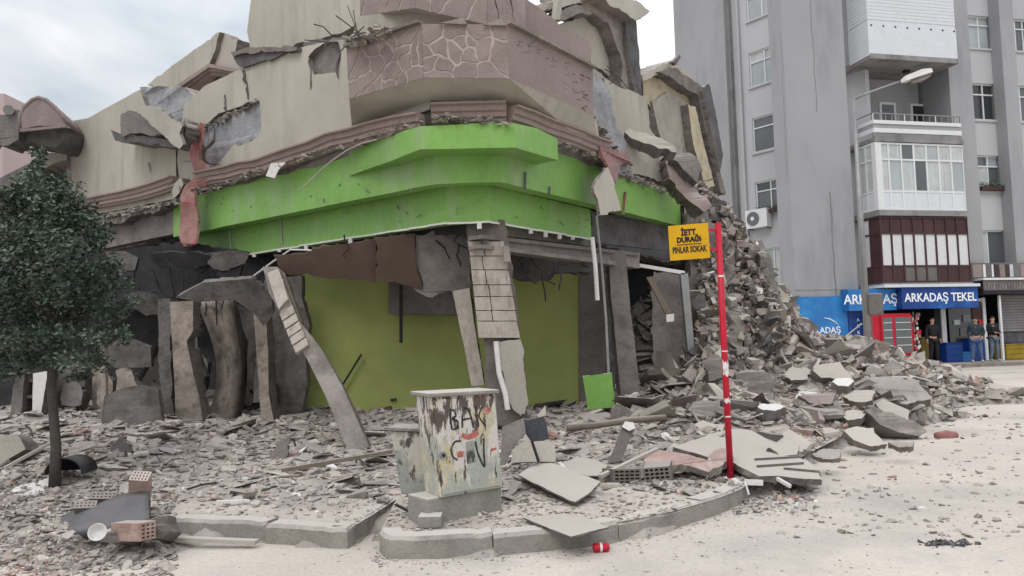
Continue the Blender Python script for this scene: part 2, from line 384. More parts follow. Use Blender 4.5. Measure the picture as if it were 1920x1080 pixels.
for i in range(14):
    x = _r2.uniform(350,780); t_ = (x-345)/470; y = 418-62*t_-_r2.uniform(6,38); P_ = PLf.off(.012)
    l_ = _r2.uniform(3,14); a_ = P_.hit(x,y); b_ = P_.hit(x+_r2.uniform(-.7,.7)*l_, y+_r2.uniform(.1,.6)*l_); mb = MB(); mb.bar(a_, b_, _r2.uniform(.006,.018), .006); mb.build('scuff', M[_r2.choice(['plaster_lt','concrete','green_wall','concrete_mid'])], B1)
# --- cornice (stepped moulding) over the fascia
def cornice(pts, zf, name='cornice'):
    prof = [(0,0),(.05,.0),(.06,.035),(.10,.05),(.10,.11),(.13,.125),(.14,.185),(.19,.20),(.19,.225),(0,.23)]
    mb = MB(); n = len(pts); rings = []
    for i in range(n):
        t = (pts[min(i+1,n-1)]-pts[max(i-1,0)]).normalized(); nn = Vector((t.y, -t.x))
        if nn.y > 0: nn = -nn
        z = zf(pts[i]); rings.append([Vector((pts[i].x+nn.x*o, pts[i].y+nn.y*o, z+h)) for o,h in prof])
    k = len(prof); vs = [v for r in rings for v in r]
    fs = [(i*k+j,(i+1)*k+j,(i+1)*k+(j+1)%k,i*k+(j+1)%k) for i in range(n-1) for j in range(k)]
    fs += [tuple(range(k)), tuple(range((n-1)*k, n*k))[::-1]]
    mb.add(vs, fs); return mb.build(name, M['cornice'], B1, recalc=True)
bw, cw = corner(.18)
L0 = lpt(PLf.off(.18), 380, 360); R0 = lpt(PRf.off(.18), 1130, 290)
cornice(subdiv([L0, bw+Vector((-.03,.02))], 12), lambda p: 4.30+.03*math.sin(p.x*2.1)+.015*math.sin(p.x*7))
cornice([bw+Vector((.06,0)), cw], lambda p: 4.36)
cornice(subdiv([cw, R0], 6), lambda p: 4.33+.01*math.sin(p.x*9))
L1 = lpt(PLf.off(.1), 125, 400); L2 = lpt(PLf.off(.1), 335, 370)
cornice(subdiv([L1, L2], 8), lambda p: 4.47+.05*math.sin(p.x*1.3+1))
# --- walls of the upper floor
WL = PLf.off(.05); WR = PRf.off(.05); WM = PMf.off(.05)
P2 = [M['plaster'], M['plaster_core']]
CC = [M['concrete_mid'], M['concrete']]
slab('wall', [(130,228),(165,221),(262,168),(276,205),(300,240),(330,262),(330,372),(262,386),(137,408)], WL.off(.0), .25, P2, B1, .007, .25)
slab('wall', [(345,195),(385,160),(455,128),(468,120),(575,86),(640,74),(668,85),(668,188),(806,186),(806,205),(640,268),(520,318),(400,352),(340,368),(332,300)], WL, .25, P2, B1, .008, .25,
     holes=[[(374,262),(384,236),(410,212),(448,200),(486,188),(490,215),(489,250),(470,266),(446,275),(440,270),(415,300),(402,312),(380,306)], [(578,106),(590,92),(612,78),(634,78),(640,95),(636,136),(588,140)]])
slab('exposed_concrete', [(352,250),(384,220),(430,190),(505,175),(510,280),(420,330),(360,330)], WL.off(-.10), .2, [M['bluish'],M['concrete']], B1, .02, .12, wob=.12)
slab('exposed_concrete', [(568,80),(650,66),(650,150),(570,155)], WL.off(-.09), .2, [M['concrete_mid'],M['concrete']], B1, .01, .2, wob=.05)
for a,b,w in (((580,108),(583,168),.045),((633,90),(634,150),.04),((458,132),(466,186),.07),((421,178),(424,208),.06),((281,305),(284,350),.05)):
    mb = MB(); pa = WL.off(.004).hit(*a); pb = WL.off(.004).hit(*b); r = random.Random(int(a[0])); pth = [pa.lerp(pb, i/6)+Vector((r.uniform(-.03,.03),0,0)) for i in range(7)]
    mb.tube(pth, [w*.3]+[w*r.uniform(.3,.6) for _ in range(5)]+[w*.15], 5); mb.build('crack_scar', M['plaster_lt'] if a[0] == 281 else M['concrete_dark'], B1)
# soffit / inclined band between balcony and cornice
def quad(name, pts, th, mats, root=B1, amp=0.0):
    pl = p3(pts[0], pts[1], pts[2]); return slab(name, None, pl, th, mats, root, amp=amp, world=pts) if False else _quad(name, pts, th, mats, root)
def _quad(name, pts, th, mats, root):
    pts = [Vector(p) for p in pts]; n = (pts[1]-pts[0]).cross(pts[2]-pts[0]).normalized()
    if n.dot(pts[0]-CAM) < 0: n = -n
    mb = MB(); k = len(pts); mb.add(pts+[p+n*th for p in pts], [tuple(range(k)), tuple(range(k, 2*k))[::-1]]+[(i,(i+1)%k,k+(i+1)%k,k+i) for i in range(k)])
    return mb.build(name, mats, root, recalc=True)
YB = {'c':8.95,'l':9.6,'r':10.6}
pcl_t, pcl_b = at(790,45,8.95), at(795,146,8.95); pcr_t, pcr_b = at(951,46,8.95), at(955,147,8.95)
pl_t, pl_b = at(650,91,9.62), at(655,186,9.62); pr_t, pr_b = at(1112,130,10.6), at(1112,217,10.6)
wl_ = at(656,236,10.35); wcl = at(808,188,9.42); wcr = at(944,188,9.42); wr_ = at(1120,268,11.0)
_quad('balcony_underside', [pl_b, pcl_b, wcl, at(660,240,10.5)], .06, M['plaster'], B1)
_quad('balcony_underside', [pcl_b, pcr_b, wcr, wcl], .06, M['plaster'], B1)
_quad('balcony_underside', [pcr_b, pr_b, at(1128,296,11.3), wcr], .06, M['plaster'], B1)
# --- balcony parapets with flagstone faces
def voronoi(w, h, n, rnd, gap):
    best = [(rnd.uniform(.0,1)*w, rnd.uniform(0,1)*h) for _ in range(n)]
    for _ in range(3):      # push apart
        for i in range(n):
            for j in range(n):
                if i != j:
                    dx, dy = best[i][0]-best[j][0], best[i][1]-best[j][1]; d = math.hypot(dx,dy)+1e-6; mn = .62*math.sqrt(w*h/n)
                    if d < mn: best[i] = (min(w,max(0,best[i][0]+dx/d*(mn-d)*.5)), min(h,max(0,best[i][1]+dy/d*(mn-d)*.5)))
    cells = []
    for i in range(n):
        pg = [(0,0),(w,0),(w,h),(0,h)]
        for j in range(n):
            if i == j: continue
            (x0,y0),(x1,y1) = best[i],best[j]; mx_,my_ = (x0+x1)/2,(y0+y1)/2; nx,ny = x1-x0,y1-y0; l = math.hypot(nx,ny)+1e-9; nx/=l; ny/=l
            c = mx_*nx+my_*ny - gap*rnd.uniform(.6,1.4); q = []
            for a,b in zip(pg, pg[1:]+pg[:1]):
                da = a[0]*nx+a[1]*ny-c; db = b[0]*nx+b[1]*ny-c
                if da <= 0: q.append(a)
                if da*db < 0: t = da/(da-db); q.append((a[0]+(b[0]-a[0])*t, a[1]+(b[1]-a[1])*t))
            pg = q
            if len(pg) < 3: break
        if len(pg) >= 3: cells.append(pg)
    return cells
def parapet(tl, tr, br, bl, n, seed, th=.12, name='balcony_parapet', gap=.010, cap=True, stones=True):
    rnd = random.Random(seed)
    nrm = (tr-tl).cross(bl-tl).normalized()
    if nrm.dot(tl-CAM) < 0: nrm = -nrm
    w = (tr-tl).length; h = (bl-tl).length
    P = lambda u, v: (bl*(1-u/w)+br*(u/w))*(1-v/h) + (tl*(1-u/w)+tr*(u/w))*(v/h)
    mb = MB(); f = [bl,br,tr,tl]; mb.hexa([f[0],f[1],f[1]+nrm*th,f[0]+nrm*th,f[3],f[2],f[2]+nrm*th,f[3]+nrm*th])
    o = mb.build(name, M['grout'] if stones else M['pink'], B1, recalc=True)
    if stones:
        for pg in voronoi(w, h, n, rnd, gap):
            # roughen each stone's outline
            pts = []
            for a,b in zip(pg, pg[1:]+pg[:1]):
                a = Vector(a); d = Vector(b)-a; ns = max(1, int(d.length/.035))
                for t_ in range(ns):
                    q_ = a+d*t_/ns; ed = min(1, min(q_.x, w-q_.x, q_.y, h-q_.y)/.04)
                    pts.append(q_+Vector((noise.noise(Vector((q_.x*9,q_.y*9,seed))), noise.noise(Vector((q_.x*9,q_.y*9,seed+40)))))*.05*ed)
            k = len(pts); hgt = .006+rnd.uniform(0,.003); cx = sum((p for p in pts), Vector((0,0)))/k
            fr = [P(*(cx+(p-cx)*.975))-nrm*hgt for p in pts]; bk = [P(*p)-nrm*.001 for p in pts]
            mb = MB(); mb.add(fr+bk, [tuple(range(k))]+[(i,k+i,k+(i+1)%k,(i+1)%k) for i in range(k)])
            mb.build('stone', M['pink_stone'], o, recalc=True)
    return o
pa1 = parapet(pl_t, pcl_t, pcl_b, pl_b, 19, 3, gap=.011); pa2 = parapet(pcl_t, pcr_t, pcr_b, pcl_b, 17, 11, gap=.013)
pa3 = parapet(pcr_t, pr_t, pr_b, pcr_b, 10, 5, stones=False)
for a,b in ((pl_t,pcl_t),(pcr_t,pr_t)):
    mb = MB(); pts=[a.lerp(b, i/8)+Vector((0,-.02,.015)) for i in range(9)]
    for p,q in zip(pts,pts[1:]): mb.bar(p, q, .12, .035)
    mb.build('coping', M['concrete'], B1)
# little marks on the right parapet
mb = MB(); r = random.Random(4); pw = p3(pcr_t, pr_t, pr_b).off(.004)
for i in range(60):
    u = r.random(); x = 965+u*140; y = 62+u*80+r.random()*72; a = pw.hit(x, y); b = pw.hit(x+r.uniform(3,9), y+r.uniform(-2,5)); mb.bar(a, b, .012, .006)
tag(mb.build('chip_mark', M['concrete_dark'], pa3), kind='stuff')
# --- upper balcony, sunk onto the lower one
q = lambda x,y,Y: at(x,y,Y)
Yb = 9.35
u_l0,u_l1,u_l2,u_l3 = q(676,-70,10.0),q(780,-110,Yb),q(779,16,Yb),q(676,30,10.0)
parapet(u_l0,u_l1,u_l2,u_l3, 9, 8, gap=.010)
parapet(q(780,-110,Yb),q(920,-110,Yb),q(912,47,Yb),q(779,16,Yb), 13, 12, gap=.010)
parapet(q(920,-110,Yb),q(985,-60,9.9),q(985,60,9.7),q(912,47,Yb), 8, 14, gap=.010)
slab('fallen_parapet', [(962,-10),(985,-3),(1040,38),(1075,60),(1104,78),(1110,95),(1106,132),(950,44),(950,10)], vplane(q(950,20,9.7),q(1110,100,10.9)), .2, [M['pink'],M['plaster_core']], B1, .02, .12)
slab('balcony_underside', [(672,30),(779,17),(912,45),(905,55),(790,50),(668,88),(655,86)], yplane(9.75), .15, [M['plaster'],M['plaster_core']], B1)
slab('bent_flashing', [(822,43),(868,33),(877,46)], yplane(8.9), .03, [M['concrete'],M['concrete']], B1, .004)
slab('bent_flashing', [(905,47),(940,34),(952,47)], yplane(8.9), .03, [M['concrete'],M['concrete']], B1, .004)
# top walls and fallen roof pieces (left)
slab('wall', [(474,-60),(680,-60),(680,30),(664,48),(640,62),(560,80),(545,90),(470,92),(463,60),(468,20)], WL.off(-.6), .3, P2, B1, .01, .3)
slab('upper_slab_edge', [(432,97),(470,88),(556,88),(556,94),(436,104)], WL.off(.1), .5, [M['concrete'],M['concrete_dark']], B1, .01)
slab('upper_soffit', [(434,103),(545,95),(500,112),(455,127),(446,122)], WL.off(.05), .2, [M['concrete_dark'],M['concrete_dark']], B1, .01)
slab('fallen_roof_wall', [(276,160),(412,60),(404,92),(392,120),(322,166)], WL.off(-.9), .3, P2, B1, .01)
slab('fallen_roof_wall', [(412,60),(446,74),(438,110),(450,130),(440,136),(393,120)], WL.off(-1.0), .3, [M['plaster_lt'],M['plaster_core']], B1, .01)
for d,(y0) in enumerate((0,7,14)):
    slab('roof_moulding', [(322+d*5,166+y0*.9),(391,119+y0),(452,131+y0*.4),(452,137+y0*.4),(391,126+y0),(326+d*5,171+y0)], WL.off(-.75-.06*d), .2, [M['cornice'],M['cornice']], B1)
slab('wall', [(340,190),(396,135),(450,142),(385,162),(348,198)], WL.off(-1.1), .2, [M['concrete_dark'],M['concrete']], B1, .02)
slab('torn_concrete_wall', [(262,164),(300,161),(347,163),(372,190),(398,172),(402,262),(372,300),(332,300),(330,262),(298,238),(276,205)], WL.off(-.05), .25, [M['bluish'],M['concrete']], B1, .015, .15, wob=.1)
# collapsed canopy left of the fascia
slab('canopy_side', [(226,252),(226,214),(247,206),(262,212),(303,252)], WL.off(.55), .35, [M['concrete_mid'],M['concrete']], B1, .015)
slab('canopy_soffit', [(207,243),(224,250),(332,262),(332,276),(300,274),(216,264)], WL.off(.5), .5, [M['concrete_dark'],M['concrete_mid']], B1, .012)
slab('curved_plaster_sheet', [(238,206),(258,196),(284,198),(316,218),(342,236),(336,250),(344,270),(336,280),(320,268),(296,244),(276,224),(262,210)], WL.off(.75), .05, [M['plaster_lt'],M['plaster_core']], B1, .01, .1)
slab('broken_chunk', [(334,235),(352,222),(362,240),(352,258),(343,266),(334,252)], WL.off(.6), .2, CC, B1, .02, .1, wob=.2)
# grey beams under the left wall
BL = PLf.off(-.15)
slab('concrete_beam', [(158,424),(272,392),(276,452),(232,466),(170,482),(158,470)], BL, .5, [M['concrete_mid'],M['concrete']], B1, .02, .2, wob=.05)
slab('concrete_beam', [(273,392),(326,378),(344,395),(344,452),(276,453)], BL.off(-.3), .4, [M['concrete_dark'],M['concrete']], B1, .015, .2)
slab('broken_cornice_edge', [(150,415),(250,392),(330,372),(330,382),(250,404),(200,418),(160,428)], PLf.off(.2), .3, [M['concrete'],M['concrete_mid']], B1, .03, .12)
# --- right hand upper pieces
slab('torn_plaster_wall', [(1106,128),(1140,158),(1150,205),(1158,240),(1172,262),(1178,300),(1190,330),(1150,330),(1128,300),(1112,262),(1110,215)], WR.off(.02), .25, [M['bluish'],M['plaster_core']], B1, .02, .12, wob=.05)
slab('wall', [(1104,210),(1120,225),(1126,300),(1110,290),(1100,250)], WR.off(.1), .2, P2, B1, .01)
slab('wall', [(1132,146),(1165,165),(1213,186),(1218,240),(1252,300),(1262,330),(1205,300),(1165,258),(1152,232),(1146,200)], WR.off(-.5), .25, P2, B1, .015, .15)
slab('lower_plaster_wall', [(1160,262),(1208,272),(1252,300),(1256,342),(1232,340),(1180,322)], WR.off(.0), .25, [M['muted'],M['plaster_core']], B1, .012, .12)
slab('white_wall_panel', [(1046,48),(1075,38),(1108,20),(1140,36),(1158,50),(1166,90),(1168,162),(1150,150),(1108,118),(1104,80),(1075,60)], WR.off(-2.2), .2, [M['plaster_lt'],M['plaster_core']], B1, .01)
slab('concrete_frame', [(1040,36),(1052,20),(1080,8),(1125,2),(1150,22),(1190,34),(1195,110),(1203,182),(1190,178),(1166,162),(1163,100),(1150,66),(1140,44),(1112,24),(1084,26),(1058,38)], WR.off(-1.9), .5, [M['concrete'],M['concrete_mid']], B1, .02, .15, wob=.05)
slab('dark_frame_side', [(1172,36),(1192,32),(1204,185),(1192,178),(1180,120)], WR.off(-1.8), .3, [M['concrete_dark'],M['concrete_mid']], B1, .012)
slab('roof_edge', [(1118,-30),(1180,-6),(1219,21),(1214,26),(1190,38),(1180,30),(1140,6),(1112,-6)], WR.off(-1.6), .8, [M['plaster_lt'],M['concrete']], B1, .02, .12)
slab('roof_edge', [(1008,12),(1048,-2),(1060,-20),(1130,-20),(1118,0),(1060,12),(1016,22)], WR.off(-1.9), .5, [M['plaster_lt'],M['concrete']], B1, .015)
slab('post', [(1048,-12),(1058,-12),(1050,36),(1041,36)], WR.off(-1.7), .1, [M['plaster_lt'],M['plaster_lt']], B1)
slab('collapsed_gable', [(1204,148),(1262,120),(1300,150),(1322,180),(1334,250),(1356,340),(1356,362),(1326,350),(1306,352),(1290,318),(1280,330),(1262,300),(1238,230),(1208,186)], WR.off(-2.4), .4, [M['yellowish'],M['plaster_core']], B1, .012, .2)
slab('inner_wall', [(1222,190),(1250,172),(1284,188),(1300,215),(1310,300),(1320,350),(1296,360),(1262,330),(1236,250)], WR.off(-2.35), .2, [M['muted'],M['concrete']], B1, .012)
slab('gable_rail', [(1236,134),(1258,126),(1270,128),(1318,165),(1328,160),(1354,286),(1350,320),(1358,350),(1362,364),(1352,362),(1338,300),(1322,240),(1310,180),(1292,170),(1252,142)], WR.off(-2.1), .35, [M['concrete'],M['concrete_mid']], B1, .012, .15)
slab('dark_gable_face', [(1316,164),(1330,158),(1346,230),(1356,292),(1350,322),(1342,290)], WR.off(-2.0), .2, [M['concrete_dark'],M['concrete_mid']], B1, .015)
slab('beige_trim', [(1290,195),(1304,200),(1318,262),(1340,350),(1322,352),(1300,270)], WR.off(-2.12), .25, [M['yellowish'],M['plaster_core']], B1, .01)
slab('roof_ridge', [(1204,140),(1262,112),(1266,120),(1206,152)], WR.off(-2.2), .7, [M['plaster_lt'],M['concrete']], B1, .01)
slab('ridge_spike', [(1262,116),(1274,103),(1277,106),(1268,122)], WR.off(-2.0), .1, [M['concrete_dark']]*2, B1)
slab('rear_wall', [(1108,125),(1164,166),(1196,182),(1206,300),(1230,400),(1100,400)], WR.off(-2.15), .3, [M['muted'],M['plaster_core']], B1, .01)
slab('rear_wall', [(1216,220),(1262,330),(1296,358),(1330,362),(1345,430),(1350,560),(1230,560)], WR.off(-2.7), .3, [M['concrete_mid'],M['plaster_core']], B1, .01)
# --- floor slabs, ceilings, back mass (dark interior)
def prism(name, pts, z0, z1, mt, root=B1):
    mb = MB(); k = len(pts); mb.add([(x,y,z0) for x,y in pts]+[(x,y,z1) for x,y in pts], [tuple(range(k))[::-1], tuple(range(k,2*k))]+[(i,(i+1)%k,k+(i+1)%k,k+i) for i in range(k)])
    return mb.build(name, mt, root, recalc=True)
lfar = lpt(PLf.off(-.5), 130, 400)
fp = [tuple(lfar), tuple(corner(-.45)[0]), tuple(corner(-.45)[1]), tuple(lpt(PRf.off(-.45),1290,400)), (5.2,19.5), (-9,22), (-14,20)]
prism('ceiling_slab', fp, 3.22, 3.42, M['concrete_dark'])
prism('upper_floor_slab', fp, 4.2, 4.4, M['concrete'])
prism('ground_floor_slab', [(-12,13.2),(-6.5,11.9),(-3.3,9.8),(-1.0,9.3),(.6,9.6),(2.2,11.6),(4.4,14.2),(5.2,19.5),(-9,22),(-15,21)], .0, .28, M['concrete'])
# interior walls
GW = yplane(12.9)
slab('painted_wall', [(566,500),(880,500),(1095,480),(1096,800),(560,830),(556,806),(572,700),(580,640),(566,560)], GW, .2, [M['green_wall'],M['plaster_core']], B1, .012, .12)
slab('inner_wall', [(1086,480),(1170,480),(1190,800),(1086,800)], yplane(12.85), .2, [M['concrete_mid'],M['concrete']], B1)
slab('wall_box', [(728,520),(882,540),(882,592),(728,588)], yplane(12.6), .3, [M['concrete_mid'],M['concrete_mid']], B1)
mb = MB(); mb.bar(yplane(12.4).hit(752,500), yplane(12.4).hit(752,643), .05,.05); mb.build('hanging_pipe', M['dark'], B1)
mb = MB(); mb.bar(yplane(12.8).hit(636,732), yplane(12.8).hit(678,664), .03,.03); mb.build('dark_rod', M['dark'], B1)
for x,y in ((735,750),(741,749)):
    mb = MB(); c = yplane(12.88).hit(x,y); mb.box((c.x-.02,c.y-.02,c.z-.02),(c.x+.02,c.y+.01,c.z+.02)); mb.build('wall_socket', M['dark'], B1)
# brown ceiling boards hanging under the slab
slab('ceiling_board', [(512,478),(705,446),(705,530),(640,522),(524,512)], yplane(11.7, .35), .06, [M['brown_board']]*2, B1, .015, .2)
slab('ceiling_board', [(702,446),(778,438),(790,542),(742,528),(706,526)], yplane(11.4, .3), .06, [M['brown_board']]*2, B1, .015, .2)
slab('ceiling_board', [(775,440),(880,420),(880,562),(850,548),(800,556),(770,530)], yplane(11.2, .2), .06, [M['concrete_mid'],M['concrete_dark']], B1, .03, .12, wob=.1)
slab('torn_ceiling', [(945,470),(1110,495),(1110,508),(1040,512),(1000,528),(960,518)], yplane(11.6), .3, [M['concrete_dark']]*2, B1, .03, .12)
# big steel/concrete beam on the right
slab('beam', [(905,444),(1110,466),(1200,478),(1200,500),(1110,494),(905,462)], vplane(at(905,450,9.9),at(1200,490,12.6)), .16, [M['concrete_mid'],M['concrete_mid']], B1, .01, .3)
slab('beam_flange', [(902,440),(1200,474),(1200,480),(902,447)], vplane(at(905,450,9.8),at(1200,490,12.5)), .25, [M['concrete'],M['concrete']], B1)
slab('beam_flange', [(902,458),(1200,496),(1200,503),(902,465)], vplane(at(905,450,9.8),at(1200,490,12.5)), .25, [M['concrete'],M['concrete']], B1)
slab('side_beam', [(1110,395),(1290,420),(1290,500),(1170,470),(1110,462)], vplane(at(1110,400,12.3),at(1290,430,14.5)), .3, [M['concrete_dark'],M['concrete_mid']], B1, .02, .2, wob=.05)
slab('side_beam', [(925,415),(1107,445),(1107,462),(940,440)], PRf.off(-.5), .2, [M['concrete_mid'],M['concrete']], B1, .008)
# dangling cables and bulbs of dirt
def cable(pts, r, mt, name='hanging_cable', root=B1): 
    mb = MB(); mb.tube(pts, r, 5); return mb.build(name, mt, root)
rr = random.Random(9)
for i in range(26):
    x = rr.uniform(560,1100); y = rr.uniform(430,470)+(x>880)*30; Y = rr.uniform(10.4,12); a = at(x,y,Y); pts = [a]
    for k in range(4): a = a+Vector((rr.uniform(-.12,.12), rr.uniform(-.05,.05), -rr.uniform(.03,.13))); pts.append(a)
    cable(pts, .012, M['dark'])
cable([at(1016,515,11),at(1018,530,11),at(1022,550,11),at(1023,566,11)], .012, M['dark'])
# --- main front column: tiles, pipes, cracked lower part
CP = yplane(10.0, -.02)
col = slab('column', [(874,412),(946,412),(962,500),(972,600),(984,700),(990,782),(916,800),(908,640),(884,500)], CP, .55, [M['concrete'],M['plaster_core']], B1, .015, .15, wob=.03)
rows = [(880,457,470),(0,0,0)]
def lerpx(t, a, b): return a+(b-a)*t
ys = [452,480,506,534,556,582,602,634]
r = random.Random(6)
for y0,y1 in zip(ys, ys[1:]):
    xa0 = lerpx((y0-452)/182, 877, 897); xa1 = lerpx((y1-452)/182, 877, 897); xb0 = lerpx((y0-452)/182, 945, 975); xb1 = lerpx((y1-452)/182, 945, 976)
    cuts = [0, r.uniform(.3,.45), 1] if y0 < 602 else [0,1]
    for u,v in zip(cuts, cuts[1:]):
        slab('tile', [(lerpx(u,xa0,xb0)+.8,y0+.7),(lerpx(v,xa0,xb0)-.8,y0+.7),(lerpx(v,xa1,xb1)-.8,y1-.8),(lerpx(u,xa1,xb1)+.8,y1-.8)], CP.off(.10+r.uniform(-.008,.008)), .1, [M['tile_lt']], col, .003, .1)
slab('column_cladding', [(848,546),(880,540),(888,600),(902,680),(908,722),(884,724),(868,640)], CP.off(-.25), .35, [M['tile_lt'],M['plaster_core']], B1, .006, .12)
slab('broken_column_face', [(936,640),(976,636),(984,700),(990,752),(984,776),(976,780),(962,768),(950,740),(944,700)], CP.off(.14), .2, [M['plaster_lt'],M['plaster_core']], B1, .015, .1)
mb = MB(); mb.tube([CP.off(.16).hit(*p) for p in ((930,640),(933,672),(936,700),(948,740),(952,768))], .035, 8); mb.build('drain_pipe', M['white'], B1)
mb = MB(); mb.tube([CP.off(.2).hit(*p) for p in ((948,462),(950,480),(951,492))], .05, 8); mb.build('pipe_stub', M['concrete'], B1)
# --- leaning post and its tiles
PP = p3(at(490,500,10.6), at(530,490,10.6), at(690,845,9.1))
post = slab('leaning_post', [(492,500),(520,500),(560,600),(600,650),(640,720),(692,838),(655,850),(640,815),(610,742),(575,672),(545,620),(505,550)], PP, .28, [M['concrete'],M['plaster_core']], B1, .003, .2)
for i in range(5):
    a = i/5; b = (i+1)/5; x0 = lerpx(a,524,556); y0 = lerpx(a,588,664); x1 = lerpx(b,524,556)-2; y1 = lerpx(b,588,664)-2
    slab('tile', [(x0,y0),(x0+24,y0-16),(x1+24,y1-16),(x1,y1)], PP.off(.05), .06, [M['tile_lt']], post, .004)
slab('tile', [(500,512),(522,504),(540,560),(522,580)], PP.off(.04), .05, [M['tile_lt']], post, .006)
slab('post_side', [(520,500),(534,512),(560,590),(578,640),(570,640),(556,600)], PP.off(-.1), .2, [M['wood']]*2, B1, .004)
# --- interior left: torn walls, curved wall, columns
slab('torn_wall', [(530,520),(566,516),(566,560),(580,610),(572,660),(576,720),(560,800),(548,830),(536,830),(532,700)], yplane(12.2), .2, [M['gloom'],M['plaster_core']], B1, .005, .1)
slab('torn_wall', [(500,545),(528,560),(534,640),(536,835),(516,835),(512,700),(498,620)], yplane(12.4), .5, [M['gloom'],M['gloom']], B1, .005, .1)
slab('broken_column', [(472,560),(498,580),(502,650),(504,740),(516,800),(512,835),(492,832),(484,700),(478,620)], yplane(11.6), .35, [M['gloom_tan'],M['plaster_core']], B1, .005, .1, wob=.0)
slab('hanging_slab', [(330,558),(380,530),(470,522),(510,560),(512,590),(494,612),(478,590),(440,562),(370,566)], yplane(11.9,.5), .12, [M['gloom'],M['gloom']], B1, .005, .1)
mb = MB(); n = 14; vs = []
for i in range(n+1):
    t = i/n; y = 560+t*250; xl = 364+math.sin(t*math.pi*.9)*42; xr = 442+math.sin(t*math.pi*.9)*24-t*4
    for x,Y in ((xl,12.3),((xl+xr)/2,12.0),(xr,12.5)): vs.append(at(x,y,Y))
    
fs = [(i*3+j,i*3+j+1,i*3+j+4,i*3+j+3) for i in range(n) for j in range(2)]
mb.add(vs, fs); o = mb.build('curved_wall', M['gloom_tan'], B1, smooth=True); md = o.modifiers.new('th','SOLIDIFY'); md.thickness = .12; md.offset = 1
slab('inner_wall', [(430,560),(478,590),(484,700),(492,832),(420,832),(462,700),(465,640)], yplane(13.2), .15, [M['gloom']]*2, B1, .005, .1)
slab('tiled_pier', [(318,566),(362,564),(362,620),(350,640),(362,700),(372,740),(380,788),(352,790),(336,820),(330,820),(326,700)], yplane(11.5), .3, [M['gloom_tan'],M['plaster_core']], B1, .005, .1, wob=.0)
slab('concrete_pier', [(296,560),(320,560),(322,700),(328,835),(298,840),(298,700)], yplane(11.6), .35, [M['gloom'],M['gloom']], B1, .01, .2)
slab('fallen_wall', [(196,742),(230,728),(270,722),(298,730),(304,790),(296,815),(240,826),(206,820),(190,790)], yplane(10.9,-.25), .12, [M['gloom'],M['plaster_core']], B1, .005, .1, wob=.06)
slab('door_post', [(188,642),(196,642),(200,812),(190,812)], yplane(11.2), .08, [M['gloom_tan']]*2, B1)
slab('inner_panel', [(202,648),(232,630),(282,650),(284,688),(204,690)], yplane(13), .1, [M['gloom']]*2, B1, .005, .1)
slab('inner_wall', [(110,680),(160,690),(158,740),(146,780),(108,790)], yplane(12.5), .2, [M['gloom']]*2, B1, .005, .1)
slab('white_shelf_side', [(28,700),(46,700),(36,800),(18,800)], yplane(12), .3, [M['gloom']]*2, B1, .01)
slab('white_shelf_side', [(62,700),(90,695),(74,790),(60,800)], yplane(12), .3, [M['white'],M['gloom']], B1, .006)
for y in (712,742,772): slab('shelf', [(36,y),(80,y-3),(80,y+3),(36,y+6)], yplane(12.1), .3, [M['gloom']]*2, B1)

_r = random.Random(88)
for i in range(11):      # fallen ceiling sheets, added in near-black and grey to darken the bay
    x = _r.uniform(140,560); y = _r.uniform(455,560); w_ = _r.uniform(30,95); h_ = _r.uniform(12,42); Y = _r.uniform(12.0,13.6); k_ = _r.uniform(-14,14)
    slab('hanging_ceiling_sheet', [(x,y),(x+w_*.6,y-6+k_*.4),(x+w_,y+k_),(x+w_*.9,y+h_*.6+k_),(x+w_*.45,y+h_),(x+w_*.1,y+h_*.5)], yplane(Y,_r.uniform(-.2,.8)), .05, [M[_r.choice(['gloom','shade_black','shade_black'])],M['shade_black']], B1, .012)
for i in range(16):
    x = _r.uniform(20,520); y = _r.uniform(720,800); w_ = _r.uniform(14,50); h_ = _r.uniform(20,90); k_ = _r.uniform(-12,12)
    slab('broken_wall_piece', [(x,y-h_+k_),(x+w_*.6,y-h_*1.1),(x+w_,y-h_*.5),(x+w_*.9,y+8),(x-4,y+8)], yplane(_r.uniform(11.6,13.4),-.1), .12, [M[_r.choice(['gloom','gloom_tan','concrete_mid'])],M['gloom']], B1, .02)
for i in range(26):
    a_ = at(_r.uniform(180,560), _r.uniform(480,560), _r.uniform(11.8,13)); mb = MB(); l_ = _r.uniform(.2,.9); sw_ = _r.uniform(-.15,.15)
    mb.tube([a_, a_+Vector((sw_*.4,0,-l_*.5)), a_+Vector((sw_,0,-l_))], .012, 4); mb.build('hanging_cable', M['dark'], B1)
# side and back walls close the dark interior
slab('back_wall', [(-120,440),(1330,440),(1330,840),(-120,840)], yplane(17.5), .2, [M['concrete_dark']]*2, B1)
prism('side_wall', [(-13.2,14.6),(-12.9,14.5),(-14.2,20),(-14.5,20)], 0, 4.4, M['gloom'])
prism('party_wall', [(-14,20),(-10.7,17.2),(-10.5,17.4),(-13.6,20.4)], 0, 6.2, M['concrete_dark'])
slab('ceiling_edge', [(160,478),(345,452),(520,470),(520,520),(345,560),(160,560)], yplane(13.0), .3, [M['shade_black']]*2, B1, .03, .15)  # near-black pieces from here paint in the shade behind the fascia
slab('lintel', [(345,484),(520,462),(880,414),(880,440),(700,448),(520,480),(500,500),(345,520)], PLf.off(-.7), .3, [M['shade_black'],M['gloom']], B1, .012, .25)
slab('dark_soffit', [(130,470),(345,480),(345,560),(230,560),(120,560)], yplane(13.9), .3, [M['shade_black']]*2, B1, .02, .2)
slab('interior_wall', [(-100,560),(190,560),(300,560),(300,640),(190,830),(-100,840)], yplane(14.6), .2, [M['shade_black'],M['gloom']], B1)
